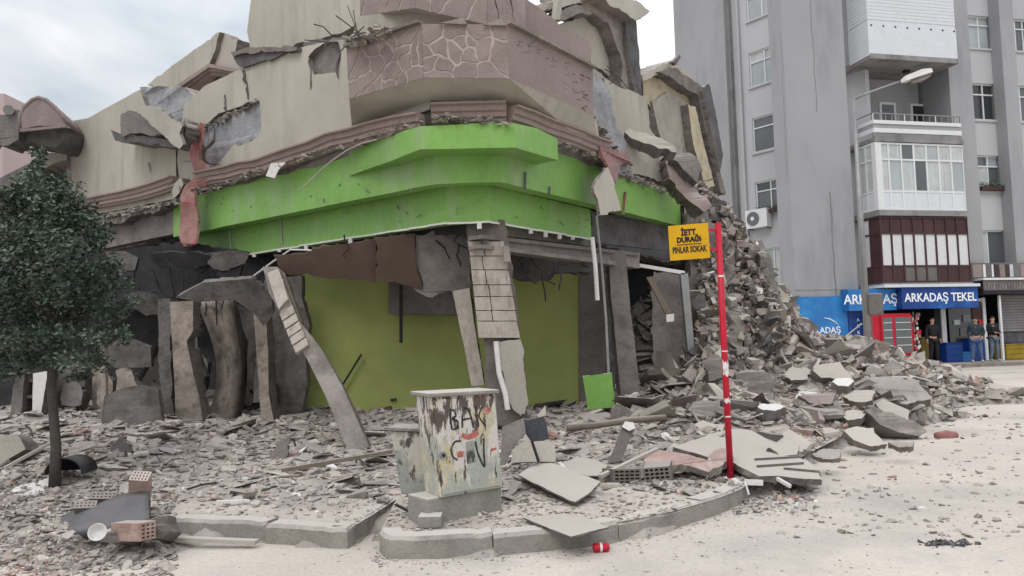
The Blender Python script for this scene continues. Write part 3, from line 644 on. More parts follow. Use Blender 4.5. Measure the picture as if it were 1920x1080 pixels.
# --- right: column, door frame, door panel
slab('column', [(1140,470),(1172,470),(1182,580),(1196,700),(1206,778),(1170,790),(1160,700),(1148,580)], yplane(12.0), .4, [M['concrete_mid'],M['plaster_core']], B1, .006, .15, wob=.04)
slab('door_frame', [(1174,490),(1284,508),(1284,515),(1178,497)], yplane(13.0), .08, [M['white']]*2, B1)
slab('grey_door_panel', [(1226,510),(1282,516),(1302,690),(1300,745),(1262,760),(1228,730),(1222,600)], yplane(13.3), .06, [M['concrete_mid']]*2, B1, .01)
slab('door_jamb', [(1276,512),(1290,512),(1308,720),(1298,740)], yplane(13.0), .12, [M['metal']]*2, B1)
slab('doorway_black_sheet', [(1165,480),(1240,500),(1240,770),(1180,780)], yplane(14.6), .2, [M['dark']]*2, B1)  # black sheet that colours in the dark of the open doorway
slab('fallen_lath', [(1212,520),(1222,518),(1262,590),(1252,596)], yplane(12.8), .06, [M['wood']]*2, B1)
slab('paper_tag', [(1249,590),(1264,588),(1264,602),(1250,604)], yplane(12.7), .01, [M['white']]*2, B1)
slab('side_wall', [(1290,400),(1330,400),(1400,560),(1350,700),(1300,720),(1292,600)], yplane(13.8), .4, [M['concrete_mid'],M['concrete']], B1, .03, .15, wob=.15)
mb = MB(); mb.tube([at(1118,405,11.6),at(1128,500,11.6),at(1136,600,11.5),at(1141,700,11.4)], .022, 6); mb.build('hanging_conduit', M['metal'], B1)
mb = MB(); mb.tube([at(1110,445,11.3),at(1116,500,11.3),at(1120,563,11.3)], .035, 6); mb.build('hanging_tube', M['white'], B1)
M['canvas_l'] = mat('torn_red_canvas', (.36,.20,.18), .3, 4, bump=.6, dirt=(.38,.06,.08), dirt_amt=.9, dsc=3)
M['canvas'] = mat('dirty_pink_canvas', (.30,.20,.195), .3, 5, bump=.5, dirt=(.40,.09,.10), dirt_amt=.8, dsc=5)
# debris things that hang from the facade
def th(name, label, cat, *a, **k):
    o = slab(name, *a, **k); return tag(o, label, cat)
th('hanging_board', 'cream plaster board dangling from the green fascia, right of the middle', 'board', [(1113,352),(1124,335),(1140,312),(1148,330),(1155,360),(1164,394),(1126,403)], PRf.off(.35), .05, [M['plaster_lt'],M['plaster_core']], amp=.012, step=.08)
th('hanging_sign_panel', 'bright green square panel dangling just above the rubble beside the grey column', 'panel', [(1093,706),(1147,699),(1154,764),(1102,768)], yplane(11.35), .03, [M['green'],M['white']], amp=.004)
th('torn_paper', 'small white torn sheet sticking out over the top edge of the green fascia', 'sheet', [(498,330),(508,306),(536,304),(522,318),(515,334)], PLf.off(.3), .01, [M['white']]*2, amp=.004)
th('torn_canvas', 'dirty red torn canvas strip hanging over the left end of the green fascia', 'canvas', [(374,236),(384,232),(386,262),(376,300),(390,332),(374,350),(362,352),(368,440),(370,458),(346,462),(334,430),(342,395),(350,350),(362,330),(360,300)], PLf.off(.32), .05, [M['canvas_l'],M['canvas_l']], amp=.03, step=.12, wob=.15)
th('torn_canvas', 'pinkish torn canvas scrap stuck on the broken wall above the dangling cream board', 'canvas', [(1122,262),(1136,262),(1150,280),(1182,282),(1192,310),(1170,308),(1160,326),(1148,345),(1138,320),(1128,300)], PRf.off(.3), .05, [M['canvas'],M['red_worn']], amp=.02, step=.1, wob=.15)
th('plastic_strip', 'white plastic strip hanging below the left end of the green fascia', 'strip', [(358,486),(373,482),(370,505),(360,532),(355,530)], PLf.off(-.1), .01, [M['white']]*2, amp=.004)
th('plaster_lump', 'pale plaster lump caught between the wall and the green fascia at far left end', 'lump', [(326,345),(340,334),(344,345),(336,362),(326,372),(322,360)], PLf.off(.35), .15, [M['plaster_lt'],M['plaster_core']], amp=.02, step=.08)
def wire(name, label, cat, pts, r, mt):
    mb = MB(); mb.tube(pts, r, 5); return tag(mb.build(name, mt), label, cat)
wire('loose_wire', 'pale thin lath arching across the green fascia below the cornice', 'wire', [PLf.off(.5).hit(*p) for p in ((706,262),(680,268),(650,282),(620,303),(590,330),(560,358))], .01, M['plaster_lt'])
wire('loose_wire', 'pale stick jutting out beneath the green fascia above the leaning post', 'stick', [PLf.off(.2).hit(*p) for p in ((475,518),(510,492),(545,468))], .014, M['white'])
wire('loose_wire', 'short pale stick lying level under the green fascia edge', 'stick', [PLf.off(.2).hit(*p) for p in ((545,468),(575,469),(604,472))], .014, M['white'])
# broken bits along the gap between cornice and fascia: stuff
mb = MB(); r = random.Random(12)
def rock(mb, c, s, r, flat=.5, mi=0, tilt=.5):
    k = r.randint(4,6); R_ = Matrix.Rotation(r.uniform(0,6.28),3,'Z') @ Matrix.Rotation(r.gauss(0,tilt),3,'X') @ Matrix.Rotation(r.gauss(0,tilt),3,'Y')
    ang = sorted(r.uniform(0,6.28) for _ in range(k)); ang = [2*math.pi*(i+r.uniform(-.3,.3))/k for i in range(k)]
    h = s*flat*r.uniform(.5,1.2); el = r.uniform(.5,1)
    bt = [R_ @ Vector((math.cos(a)*s*r.uniform(.7,1.1), math.sin(a)*s*el*r.uniform(.7,1.1), -h/2)) + c for a in ang]
    tp = [R_ @ Vector((math.cos(a)*s*r.uniform(.6,1.0), math.sin(a)*s*el*r.uniform(.6,1.0), h/2*r.uniform(.6,1.3))) + c for a in ang]
    mb.add(bt+tp, [tuple(range(k))[::-1], tuple(range(k,2*k))]+[(i,(i+1)%k,k+(i+1)%k,k+i) for i in range(k)], mi)
def linegap(p0, p1, pl, n, s0, s1, z=None):
    for i in range(n):
        t = r.random(); c = pl.hit(p0[0]+(p1[0]-p0[0])*t, p0[1]+(p1[1]-p0[1])*t); c = c+Vector((r.uniform(-.05,.05), r.uniform(-.1,.1), r.uniform(-.04,.04)))
        rock(mb, c, r.uniform(s0,s1)*1.2, r, .17, r.randint(0,2), .35)
linegap((345,368),(790,228), PLf.off(.25), 240, .012, .055)
linegap((820,222),(950,232), PMf.off(.35), 130, .012, .05)
linegap((955,235),(1130,300), PRf.off(.25), 110, .012, .05)
linegap((1130,318),(1270,365), PRf.off(.08), 120, .02, .06)
linegap((150,420),(335,378), PLf.off(.2), 180, .02, .08)
linegap((655,80),(730,55), PLf.off(.8), 50, .03, .09)
linegap((1110,225),(1180,320), PRf.off(.1), 60, .03, .09)
linegap((375,250),(485,190), WL.off(-.05), 60, .03, .09)
tag(mb.build('broken_edge_debris', [M['concrete'],M['plaster_lt'],M['concrete_mid']], B1), kind='stuff')
mb = MB()
for i in range(34):      # rebar and laths sticking out of the torn edges
    x,y,Y = r.choice([(640,70,10),(690,60,9.6),(345,330,13),(300,240,14),(1160,150,12.5),(1260,300,13.5),(1120,330,11.5),(430,300,12.5),(1290,350,14)]); a = at(x+r.uniform(-25,25), y+r.uniform(-12,12), Y); d = Vector((r.uniform(-1,1), r.uniform(-.6,.2), r.uniform(-.6,.8))).normalized()*r.uniform(.15,.5)
    mb.tube([a, a+d*.5+Vector((0,0,r.uniform(-.05,.05))), a+d], .008, 4)
tag(mb.build('rebar_ends', M['steel_rod'], B1), kind='stuff')
# ---------------------------------------------------------------- rubble terrain
def inpoly(x, y, pg):
    c = False
    for (x0,y0),(x1,y1) in zip(pg, pg[1:]+pg[:1]):
        if (y0 > y) != (y1 > y) and x < (x1-x0)*(y-y0)/(y1-y0)+x0: c = not c
    return c
CPTS = []
def cp(px, py, Y): v = at(px, py, Y); CPTS.append((v.x, v.y, v.z))
def cz(px, py, z): v = G(px, py, z); CPTS.append((v.x, v.y, z))
for x,y,Y in [(1400,840,9.5),(1300,850,8.6),(1480,765,12),(1580,724,13.2),(1640,694,15),(1540,690,15),(1470,684,14.5),(1400,704,13.5),(1330,724,12.5),
              (1560,650,17.5),(1600,668,17.6),(1640,694,18),(1700,738,18),(1495,650,17),(1476,625,16.6),(1440,550,16.2),(1405,475,15.8),(1350,420,15.6),(1480,640,15.5),(1520,655,16.5),(1500,650,18),(1540,650,19),
              (1370,560,15.2),(1420,620,15.2),(1340,620,14.3),(1310,680,13.2),(1290,740,12),(1240,770,11.4)]: cp(x,y,Y)
for p in [(1412,950),(1500,935),(1560,908),(1660,872),(1760,838),(1840,812),(1905,775),(1930,745),(1850,725),(1780,718),(1600,960),(1750,900),(1900,850),(1500,1000),(1350,1010)]: cz(p[0],p[1],-.06)
for p in [(1800,765),(1850,760),(1860,780),(1790,795)]: cz(p[0],p[1],.09)
CPTS += [(2.2,6.6,.05),(1.2,6.1,.08),(-.3,5.8,.08),(-1.6,6.2,.08),(0,6.8,.12),(1.5,7.2,.15),(2.6,7.6,.2),(0,8,.2),(1.5,8.5,.24),(0,9.3,.3),(2.4,9.5,.34),(-2,7,.15),(-2,8,.22),(-2.5,9.2,.30),(-1.2,10.5,.36),(-1.5,12.5,.42),(1,11,.38),(1,12.5,.42),(2.4,12,.5),(-4,8,.2),(-3.8,9.5,.34),(-5,8.7,.34),(-6.5,9.5,.4),(-8,10,.35),(-5.5,11.5,.5),(-8,12.5,.55),(-4,11.5,.4),(-11,12,.5),(-3,6.6,.12),(-4.2,7.2,.16),(-7,7.6,.15),(-10,8,.15),
         (-3.6,6.3,.16),(-3.0,6.0,.14),(-4.6,6.0,.1),(-2.2,5.6,-.05),(-1.2,5.2,-.05),(-4,5.2,.03),(-5.2,5.4,.06),(-3,5.0,-.02),(-7,6.5,.05),(0,4.8,-.1),(2,5.6,-.1),(-2.2,4.4,-.1),(-6,4.2,-.03),(-4,4.2,-.03),
         (5,20,1.2),(8,21,.3),(10,20,-.1),(2,18,1.2),(-4,18,.6),(12,16,-.1),(12,22,-.1),(8,26,-.1),(4,26,.3),(-15,18,.4),(3.4,15.6,3.2),(4.4,17.5,2.6)]
CA = np.array(CPTS)
def Hs(x, y):
    x = np.atleast_1d(np.asarray(x, float)); y = np.atleast_1d(np.asarray(y, float))
    d2 = (x[:,None]-CA[:,0])**2 + (y[:,None]-CA[:,1])**2 + .02
    w = d2**-2.0
    return (w*CA[:,2]).sum(1)/w.sum(1)
def H(x, y): return float(Hs(x, y)[0])
nx, ny = 190, 150
gx = np.linspace(-15, 13, nx); gy = np.linspace(4.2, 24, ny)
XX, YY = np.meshgrid(gx, gy); ZZ = np.concatenate([Hs(XX[i], YY[i]) for i in range(ny)]).reshape(ny, nx)
vs = []
for j in range(ny):
    for i in range(nx):
        x, y, z = XX[j,i], YY[j,i], ZZ[j,i]; a = min(1, max(.06, (z-.05)*1.4))
        if z < .14 and not inpoly(x, y, poly): z -= .10
        vs.append((x, y, z + (noise.noise(Vector((x*2.3,y*2.3,0)))*.16 + noise.noise(Vector((x*6,y*6,5)))*.09)*a))
mb = MB(); mb.add(vs, [(j*nx+i, j*nx+i+1, (j+1)*nx+i+1, (j+1)*nx+i) for j in range(ny-1) for i in range(nx-1)])
mound = mb.build('rubble_ground', M['rubble_floor']); tag(mound, kind='stuff')
ZG = np.array(vs)[:,2].reshape(ny, nx)
def ground(x, y):
    fi = (x-gx[0])/(gx[1]-gx[0]); fj = (y-gy[0])/(gy[1]-gy[0]); i = int(fi); j = int(fj)
    if i < 0 or j < 0 or i >= nx-1 or j >= ny-1: return 0.0
    u = fi-i; v = fj-j; z = (ZG[j,i]*(1-u)+ZG[j,i+1]*u)*(1-v)+(ZG[j+1,i]*(1-u)+ZG[j+1,i+1]*u)*v
    return z
def surf(x, y):
    base = HK if inpoly(x, y, poly) else 0.0
    return max(base, ground(x, y))
RM = [M['concrete'],M['plaster_lt'],M['concrete_mid'],M['plaster_core'],M['brick'],M['pink'],M['wood'],M['white'],M['concrete_dark']]
WTS = [28,24,7,26,3,5,4,2,3]
def scat(name, n, sampler, smin, smax, seed, flat=.35, tilt=.35, wts=WTS, sink=.25, mats=RM, pw=2.2):
    r = random.Random(seed); mb = MB(); idx = list(range(len(mats))); k = 0
    while k < n:
        x, y, dens = sampler(r)
        if r.random() > dens: continue
        k += 1
        s = smin + (smax-smin)*r.random()**pw
        s *= max(.55, min(1.5, y/11))
        z = surf(x, y) + s*flat*(.5-sink)
        rock(mb, Vector((x, y, z)), s, r, flat*r.uniform(.5,1.5), r.choices(idx, wts)[0], tilt*(1.6 if z > .9 else 1))
    return tag(mb.build(name, mats), kind='stuff')
def pxsampler(x0, x1, y0, y1, dens=lambda x,y: 1.0):
    """points spread over the part of the ground between two distances (uniform over what one sees of it)"""
    def f(r):
        px = r.uniform(x0, x1); py = r.uniform(y0, y1); g_ = G(px, py, .2); return g_.x, g_.y, dens(g_.x, g_.y)
    return f
def area(x0,x1,y0,y1,dens=lambda x,y:1.0):
    def f(r): x = r.uniform(x0,x1); y = r.uniform(y0,y1); return x, y, dens(x,y)
    return f
def dn(x, y):
    z = ground(x, y)
    if z < .02: return 0
    return min(1, .12+max(0,(z-.10))*7)
scat('rubble_field', 9500, pxsampler(-60,1500,790,985,dn), .012, .075, 21, .35, .3)
scat('rubble_field', 4200, pxsampler(-60,1500,780,930,dn), .045, .16, 22, .25, .28, pw=3)
def dm(x, y): z = ground(x,y); return (min(1, max(0, z*1.6)) if not (y > 12.4 and x < 3.1) else 0) if x > 1.7 else 0
scat('rubble_slope', 11000, area(1.8,10.5,8,19,dm), .025, .14, 23, .4, .5, wts=[24,32,5,22,6,12,5,5,2])
scat('rubble_slope', 2400, area(1.8,10.5,8,19,dm), .1, .27, 24, .35, .55, pw=2.5)
def dh(x, y): z = ground(x,y); return min(1, max(0, z-1.3)) if x > 2.5 and y < 18 else 0
scat('rubble_slope', 3200, area(2.5,8,13,18,dh), .06, .28, 25, .4, .9)
def df(x, y): z = ground(x,y); return 1 if .0 < z < .35 else (.05 if z <= 0 else .3)
scat('rubble_fringe', 2600, pxsampler(1400,1920,720,960,df), .02, .09, 26, .4, .3)
scat('rubble_interior', 2200, area(-9,3,9.3,13,lambda x,y:1), .03, .15, 27, .3, .3)
def dl(x, y): return min(1, max(0, ground(x,y)*3+.15))
scat('rubble_heap', 4200, pxsampler(-80,330,900,1090,dl), .012, .07, 28, .45, .4)
scat('rubble_heap', 420, pxsampler(-80,300,930,1085,dl), .05, .16, 38, .3, .35)
scat('red_brick_rubble', 900, pxsampler(-80,110,985,1090,lambda x,y:1), .01, .05, 29, .5, .4, wts=[3,0,1],mats=[M['brick_dust'],M['concrete'],M['plaster_lt']])
def droad(x, y):
    if inpoly(x, y, poly): return .3
    return .5
# chips thinly spread on road and pavement
scat('road_chips', 520, pxsampler(-60,1960,880,1090,droad), .006, .022, 30, .5, .15, wts=[30,6,20,10,2,2,2,1,14], pw=2)
scat('road_chips', 420, pxsampler(1250,1960,800,1080,droad), .006, .028, 31, .4, .15, wts=[26,10,20,10,3,2,2,1,14], pw=3)
scat('pavement_chips', 1500, pxsampler(620,1420,930,1045,lambda x,y: 1 if inpoly(x,y,poly) else .12), .007, .045, 32, .35, .12, pw=3)
scat('kerb_foot_chips', 420, lambda r: (lambda p,q: (p.x*(1-q)+K1[min(len(K1)-1,K1.index(p)+1)].x*q, p.y*(1-q)+K1[min(len(K1)-1,K1.index(p)+1)].y*q - abs(r.gauss(.05,.12)), 1))(r.choice(K1), r.random()), .008, .035, 33, .5, .2, pw=2)
# plates and slabs thrown over the heap
def dpl(x, y): z = ground(x,y); return min(1, max(0, z*1.5)) if x > 1.7 and y < 15.5 and x < 6.6 else 0
scat('rubble_slabs', 260, area(1.8,10,8.5,17,dpl), .2, .50, 71, .13, .35, wts=[20,34,3,18,1,8,1,3,2], pw=1.6)
scat('rubble_slabs', 220, pxsampler(-60,1300,790,920,dn), .16, .42, 72, .10, .22, wts=[24,26,6,22,1,5,1,2,3], pw=1.8)
# the steep broken flank between the facade and the heap
FL_ = [(1268,312),(1322,350),(1356,380),(1388,425),(1420,475),(1444,540),(1468,600),(1484,650),(1440,690),(1360,720),(1300,720),(1312,560),(1296,430)]
r = random.Random(73); mb = MB(); n_ = 0
while n_ < 3600:
    x, y = r.uniform(1268,1500), r.uniform(312,720)
    if not inpoly(x, y, FL_): continue
    n_ += 1; Y = 14.7-(y-330)/390*1.9+(x-1300)/200*.9+r.gauss(0,.22); s_ = .03+.20*r.random()**2.2
    rock(mb, at(x,y,Y), s_, r, r.uniform(.15,.8), r.choices(range(9), [22,14,16,24,5,8,5,2,10])[0], 1.0)
for i in range(260):
    x, y = r.uniform(1280,1480), r.uniform(330,700)
    if not inpoly(x, y, FL_): continue
    c_ = at(x, y, 14.5-(y-330)/390*1.9+(x-1300)/200*.9); d_ = Vector((r.gauss(0,.4), r.gauss(-.2,.3), r.gauss(-.4,.5))).normalized()*r.uniform(.2,.7)
    if i % 2: mb.tube([c_, c_+d_*.5+Vector((0,0,r.uniform(-.06,.06))), c_+d_], .012, 4, 8)
    else: mb.bar(c_, c_+d_, r.uniform(.03,.10), .02, r.choice([1,3,6,0]))
tag(mb.build('rubble_flank', RM), kind='stuff')
# laths, bars and rods in the rubble
mb = MB(); r = random.Random(44)
for i in range(330):
    if i < 260: x, y = r.uniform(2,9), r.uniform(8.5,17.5)
    else: g_ = G(r.uniform(-40,1300), r.uniform(800,960), .2); x, y = g_.x, g_.y
    z = ground(x,y)
    if z < .12: continue
    l = r.uniform(.15,.55)*max(.7,min(1.5,y/11)); a = r.uniform(0,6.28); d = Vector((math.cos(a), math.sin(a), r.gauss(0,.25))).normalized()*l
    p = Vector((x,y,surf(x,y)+.04)); q_ = p+d
    q_.z = max(q_.z, surf(q_.x,q_.y)+.02)
    if r.random() < .5: mb.bar(p, q_, r.uniform(.015,.05), r.uniform(.012,.03), r.choice([0,0,1,2]))
    else: mb.tube([p, p.lerp(q_,.5)+Vector((r.uniform(-.05,.05),r.uniform(-.05,.05),r.uniform(0,.06))), q_], r.uniform(.006,.014), 4, 3)
tag(mb.build('laths_and_rods', [M['wood'],M['plaster_lt'],M['white'],M['steel_rod']]), kind='stuff')
# road clods
def inpoly_(x,y): return inpoly(x,y,poly)
# ---- medium chunks one could lift: objects of their own
def chunk_mesh(seed, s, flat, mt, sub=1):
    r = random.Random(seed); mb = MB(); k = r.randint(4,6)
    ang = [2*math.pi*(i+r.uniform(-.3,.3))/k for i in range(k)]; el = r.uniform(.55,1); h = s*flat
    rad = [s*r.uniform(.75,1.1) for _ in ang]
    lay = [(-h/2,1.0),(0,1.04),(h/2,.93)]
    vs = [(math.cos(a)*R_*f+r.uniform(-.04,.04)*s, math.sin(a)*R_*el*f+r.uniform(-.04,.04)*s, z+r.uniform(-.1,.1)*h) for z,f in lay for a,R_ in zip(ang,rad)]
    fs = [tuple(range(k))[::-1], tuple(range(2*k,3*k))]+[(l*k+i,l*k+(i+1)%k,(l+1)*k+(i+1)%k,(l+1)*k+i) for l in (0,1) for i in range(k)]
    mb.add(vs, fs); me = bpy.data.meshes.new('chunk_flat' if flat < .3 else 'chunk_thick'); me.from_pydata(mb.v, [], mb.f); me.materials.append(mt); return me
def place(nm, me, x, y, z, rot, label, cat, group):
    o = bpy.data.objects.new(nm, me); COL.objects.link(o); o.location = (x,y,z); o.rotation_euler = rot; return tag(o, label, cat, group)
FLATN = ('flat',)
CH = {k: [chunk_mesh(i*7+j*31, 1, f, M[k]) for i,f in enumerate((.28,.4,.22,.5,.32,.18))] for j,k in enumerate(('concrete','plaster_lt','concrete_mid','plaster_core','brick','pink'))}
zones = [('slope right of the red pole', area(2.6,8.5,9,17,dm), 105, .16,.42),
         ('low heap by the dark doorway', pxsampler(1180,1420,770,850,lambda x,y:1), 34, .08,.2),
         ('forecourt left of the cabinet', pxsampler(300,740,800,940,lambda x,y:1), 46, .06,.18),
         ('heap behind the tree', pxsampler(-20,330,800,900,lambda x,y:1), 46, .08,.22),
         ('strip by the red pole', pxsampler(960,1350,800,930,lambda x,y:1), 26, .05,.15)]
names = {'concrete':('concrete_chunk','pale grey concrete chunk'),'plaster_lt':('plaster_chunk','cream plastered chunk'),'concrete_mid':('concrete_chunk','dark grey concrete chunk'),'plaster_core':('wall_chunk','brownish wall chunk'),'brick':('brick_chunk','dusty red brick chunk'),'pink':('plaster_chunk','dull pink plaster chunk')}
r = random.Random(77)
for zn, smp, n, s0, s1 in zones:
    k = 0
    while k < n:
        x,y,d = smp(r)
        if r.random() > d: continue
        k += 1; mk = r.choices(list(CH), [24,38,10,14,6,8])[0]; s = s0+(s1-s0)*r.random()**2
        me = r.choice(CH[mk]); nm, lb = names[mk]
        o = place(nm, me, x, y, surf(x,y)+s*.12, (r.gauss(0,.28), r.gauss(0,.28), r.uniform(0,6.28)), ''.join([('large ' if s > s0+(s1-s0)*.45 else ('small ' if s < s0+(s1-s0)*.08 else '')), ('thin flat ' if me.name.startswith('chunk_flat') else 'thick ')])+lb+' in the '+zn, 'rubble', lb+'s in the '+zn)
        o['label'] = o['label'].strip()
        o.scale = (s, s*r.uniform(.7,1), s)
# ---------------------------------------------------------------- apartment block behind
M['b2'] = mat('grey_render', (.345,.345,.357), .08, .25, bump=.15, bscale=30, dirt=(.23,.23,.245), dirt_amt=.65, dirt_scale=(1,1,.25), dsc=.6, fine=.05)
M['b2l'] = mat('pale_render', (.48,.485,.50), .06, .3, bump=.1, bscale=30, dirt=(.38,.38,.39), dirt_amt=.5, dirt_scale=(1,1,.3), dsc=.6, fine=.05)
M['b2d'] = mat('weathered_slab_edge', (.27,.265,.265), .2, 1, bump=.2, dirt=(.12,.115,.115), dirt_amt=.8, dirt_scale=(1,1,.4), dsc=1.6)
M['siding'] = mat('white_siding', (.66,.69,.72), .04, .6, rough=.5, bump=.05, dirt=(.55,.56,.58), dirt_amt=.4)
M['frame'] = mat('white_window_frame', (.72,.73,.74), .05, 1, rough=.45, bump=.03)
M['brown'] = mat('maroon_boards', (.068,.032,.034), .25, .8, rough=.6, bump=.1)
M['brown_grey'] = mat('grey_boards', (.16,.145,.145), .2, .8, rough=.6, bump=.1)
M['curtain'] = mat('pale_curtain', (.52,.55,.54), .14, 2, bump=.2, dirt=(.34,.36,.36), dirt_amt=.8, dirt_scale=(5,5,.2), dsc=2)
M['curtain_w'] = mat('white_blind', (.66,.67,.68), .06, 2, bump=.1)
def glass(name, col, rough=.08):
    m_ = mat(name, col, .15, .6, rough=rough, bump=.0, fine=.0, spec=.8); return m_
M['glass_d'] = glass('dark_glass', (.035,.038,.042)); M['glass_m'] = glass('grey_glass', (.10,.11,.115)); M['glass_l'] = glass('bright_glass', (.36,.40,.41), .15)
class Frame:
    def __init__(s, o, d):
        s.o = Vector((o[0], o[1], 0)); s.u = Vector((d[0], d[1], 0)).normalized(); s.w = Vector((s.u.y, -s.u.x, 0))
        if s.w.dot(Vector((0,-1,0))) < 0: s.w = -s.w
        s.pl = Plane(s.o, s.w)
    def P(s, u, w, z): return s.o + s.u*u + s.w*w + Vector((0,0,z))
    def box(s, mb, u0,u1,w0,w1,z0,z1, mi=0):
        mb.hexa([s.P(u0,w1,z0),s.P(u1,w1,z0),s.P(u1,w0,z0),s.P(u0,w0,z0),s.P(u0,w1,z1),s.P(u1,w1,z1),s.P(u1,w0,z1),s.P(u0,w0,z1)], mi)
    def uz(s, px, py, w=0):
        h = s.pl.off(w).hit(px, py) if True else None; d = h-s.o; return d.dot(s.u), h.z
def bx(fr, name, mt, root, *a):
    mb = MB(); fr.box(mb, *a); return mb.build(name, mt, root)
pa = at(1840,300,31.5); ang = math.radians(12.5); FF = Frame(pa, (math.cos(ang), math.sin(ang)))
sa = at(1420,300,34.5); sb_ = Vector((-.0153,.0203)).normalized(); SS = Frame(sa, (-sb_.x, -sb_.y))
B2r = empty('apartment_building', (pa.x, pa.y, 0), 'grey apartment block with white framed windows and stacked balconies above the blue shop', 'building')
uF = lambda x, y=300, w=0: FF.uz(x, y, w)[0]
uS = lambda x, y=300: SS.uz(x, y)[0]
TOP = 19
PW = .55
# front wall pieces (piers proud, bays recessed)
p1l, p1r = uF(1479,300,PW), uF(1595,300,PW); p2l, p2r = uF(1783,200,PW), uF(1826,200,PW); p3l = uF(1886,200,PW); p3r = uF(1912,200,PW)
bx(FF,'pier',M['b2'],B2r, p1l, p1r, -.4, PW, 3.15, TOP)
bx(FF,'pier',M['b2'],B2r, p2l, p2r, -6, PW, 3.15, TOP)
bx(FF,'pier',M['b2'],B2r, p3l, p3r, -6, PW, 3.15, TOP)
bx(FF,'ground_floor_wall',M['b2'],B2r, p1l, p1r, -.4, PW-.02, 0, 3.15)
bx(FF,'pier',M['b2'],B2r, p3r+1.9, p3r+4, -6, PW, 0, TOP)
bx(FF,'bay_wall',M['b2'],B2r, p1r, p2l, -6, -1.2, 3.15, TOP)
def win(fr, u0, u1, z0, z1, w, root, mt_glass, cols=3, transom=.3, sill=True, curt=None, fth=.06, label=None, open_=False):
    mb = MB(); t = fth
    fr.box(mb, u0,u1,w-.06,w+.02,z0,z0+t); fr.box(mb, u0,u1,w-.06,w+.02,z1-t,z1); fr.box(mb,u0,u0+t,w-.06,w+.02,z0+t,z1-t); fr.box(mb,u1-t,u1,w-.06,w+.02,z0+t,z1-t)
    iw = (u1-u0-2*t)
    cuts = [u0+t+iw*i/cols for i in range(1,cols)]
    for c in cuts: fr.box(mb, c-t*.45,c+t*.45,w-.055,w+.015,z0+t,z1-t)
    zt_ = None
    if transom:
        zt_ = z1-(z1-z0)*transom; fr.box(mb, u0+t,u1-t,w-.05,w+.03,zt_-t*.45,zt_+t*.45)
    f = mb.build('window', M['frame'], root)
    if label: f['label'] = label
    edges = [u0+t]+cuts+[u1-t]
    rows_ = [(z0+t, zt_ if zt_ else z1-t)] + ([(zt_, z1-t)] if zt_ else [])
    k = 0
    for a,b in zip(edges, edges[1:]):
        for y0,y1 in rows_:
            mt_ = mt_glass if not isinstance(mt_glass, list) else mt_glass[k % len(mt_glass)]
            bx(fr,'pane', mt_, f, a,b,w-.035,w-.025,y0,y1); k += 1
    if sill: bx(fr,'sill', M['b2l'], f, u0-.06,u1+.06,w-.0,w+.16,z0-.09,z0-.003)
    return f
def wall_with(fr, u0,u1,z0,z1,w,th_,mt,root,openings,name='wall'):
    """wall made of strips round a column of openings"""
    mb = MB(); zs = z0
    for (a,b,c,d) in sorted(openings, key=lambda o:o[2]):
        fr.box(mb,u0,u1,w-th_,w,zs,c); fr.box(mb,u0,a,w-th_,w,c,d); fr.box(mb,b,u1,w-th_,w,c,d); zs = d
    fr.box(mb,u0,u1,w-th_,w,zs,z1)
    return mb.build(name, mt, root)
# window column between pier 2 and 3
wz = [(4.05,5.62),(7.3,8.85),(10.4,12.0),(13.55,15.0),(16.6,18.1)]
wu0, wu1 = uF(1811,300), uF(1879,300)
wu0 = max(wu0, p2r-.02)
ops = [(wu0+.02, wu1-.1, a, b) for a,b in wz]
wall_with(FF, p2r, p3l, 3.15, TOP, 0, .25, M['b2l'], B2r, ops, 'window_bay_wall')
gl = [[M['glass_l'],M['curtain'],M['glass_m']], [M['glass_m'],M['glass_l'],M['curtain']], M['glass_d'], M['glass_l'], M['glass_l']]
for i,(a,b,c,d) in enumerate(ops):
    win(FF, a,b,c,d,-.1,B2r,[[M['curtain'],M['glass_m'],M['curtain'],M['glass_l'],M['curtain']],[M['glass_m'],M['glass_l'],M['curtain'],M['glass_m']],M['glass_d'],[M['glass_l']],M['glass_l']][i] , cols=[2,3,3,3,3][i], transom=[0,.3,.3,.28,.3][i])
ops2 = [(p3r+.25, p3r+1.6, a, b) for a,b in wz]
wall_with(FF, p3r, p3r+1.9, 3.15, TOP, 0, .25, M['b2l'], B2r, ops2, 'window_bay_wall')
for a,b,c,d in ops2: win(FF,a,b,c,d,-.1,B2r,M['glass_m'])
# side wing
s0, s1 = uS(1283,250), uS(1378,250)
bx(SS,'pier',M['b2'],B2r, s0-.0, s1, -.3, .45, 0, TOP)
bx(SS,'pier_edge',M['b2d'],B2r, s1+.003, s1+.12, -.3, .25, 0, TOP)
wsu0, wsu1 = uS(1411,250), uS(1411,250)+2.3
sw = [(5.35-1.65,5.4),(7.05,8.55),(9.95,11.6),(13.1,14.75),(16.3,17.9)]
sops = [(wsu0, wsu1, a, b) for a,b in sw]
wall_with(SS, s1+.12, wsu1+3.2, 0, TOP, 0, .3, M['b2l'], B2r, sops, 'side_wall')
for i,(a,b,c,d) in enumerate(sops):
    win(SS,a,b,c,d,-.08,B2r,[[M['glass_l'],M['curtain']],[M['glass_m'],M['glass_d'],M['glass_m']],[M['glass_m']],[M['glass_l'],M['curtain']],[M['glass_l']]][i], cols=[3,3,2,3,3][i], transom=0 if i in (0,) else .3)
mb = MB(); mb.tube([SS.P(s1+.5,.1,0),SS.P(s1+.5,.1,TOP)], .06, 8); mb.build('downpipe', M['b2l'], B2r)
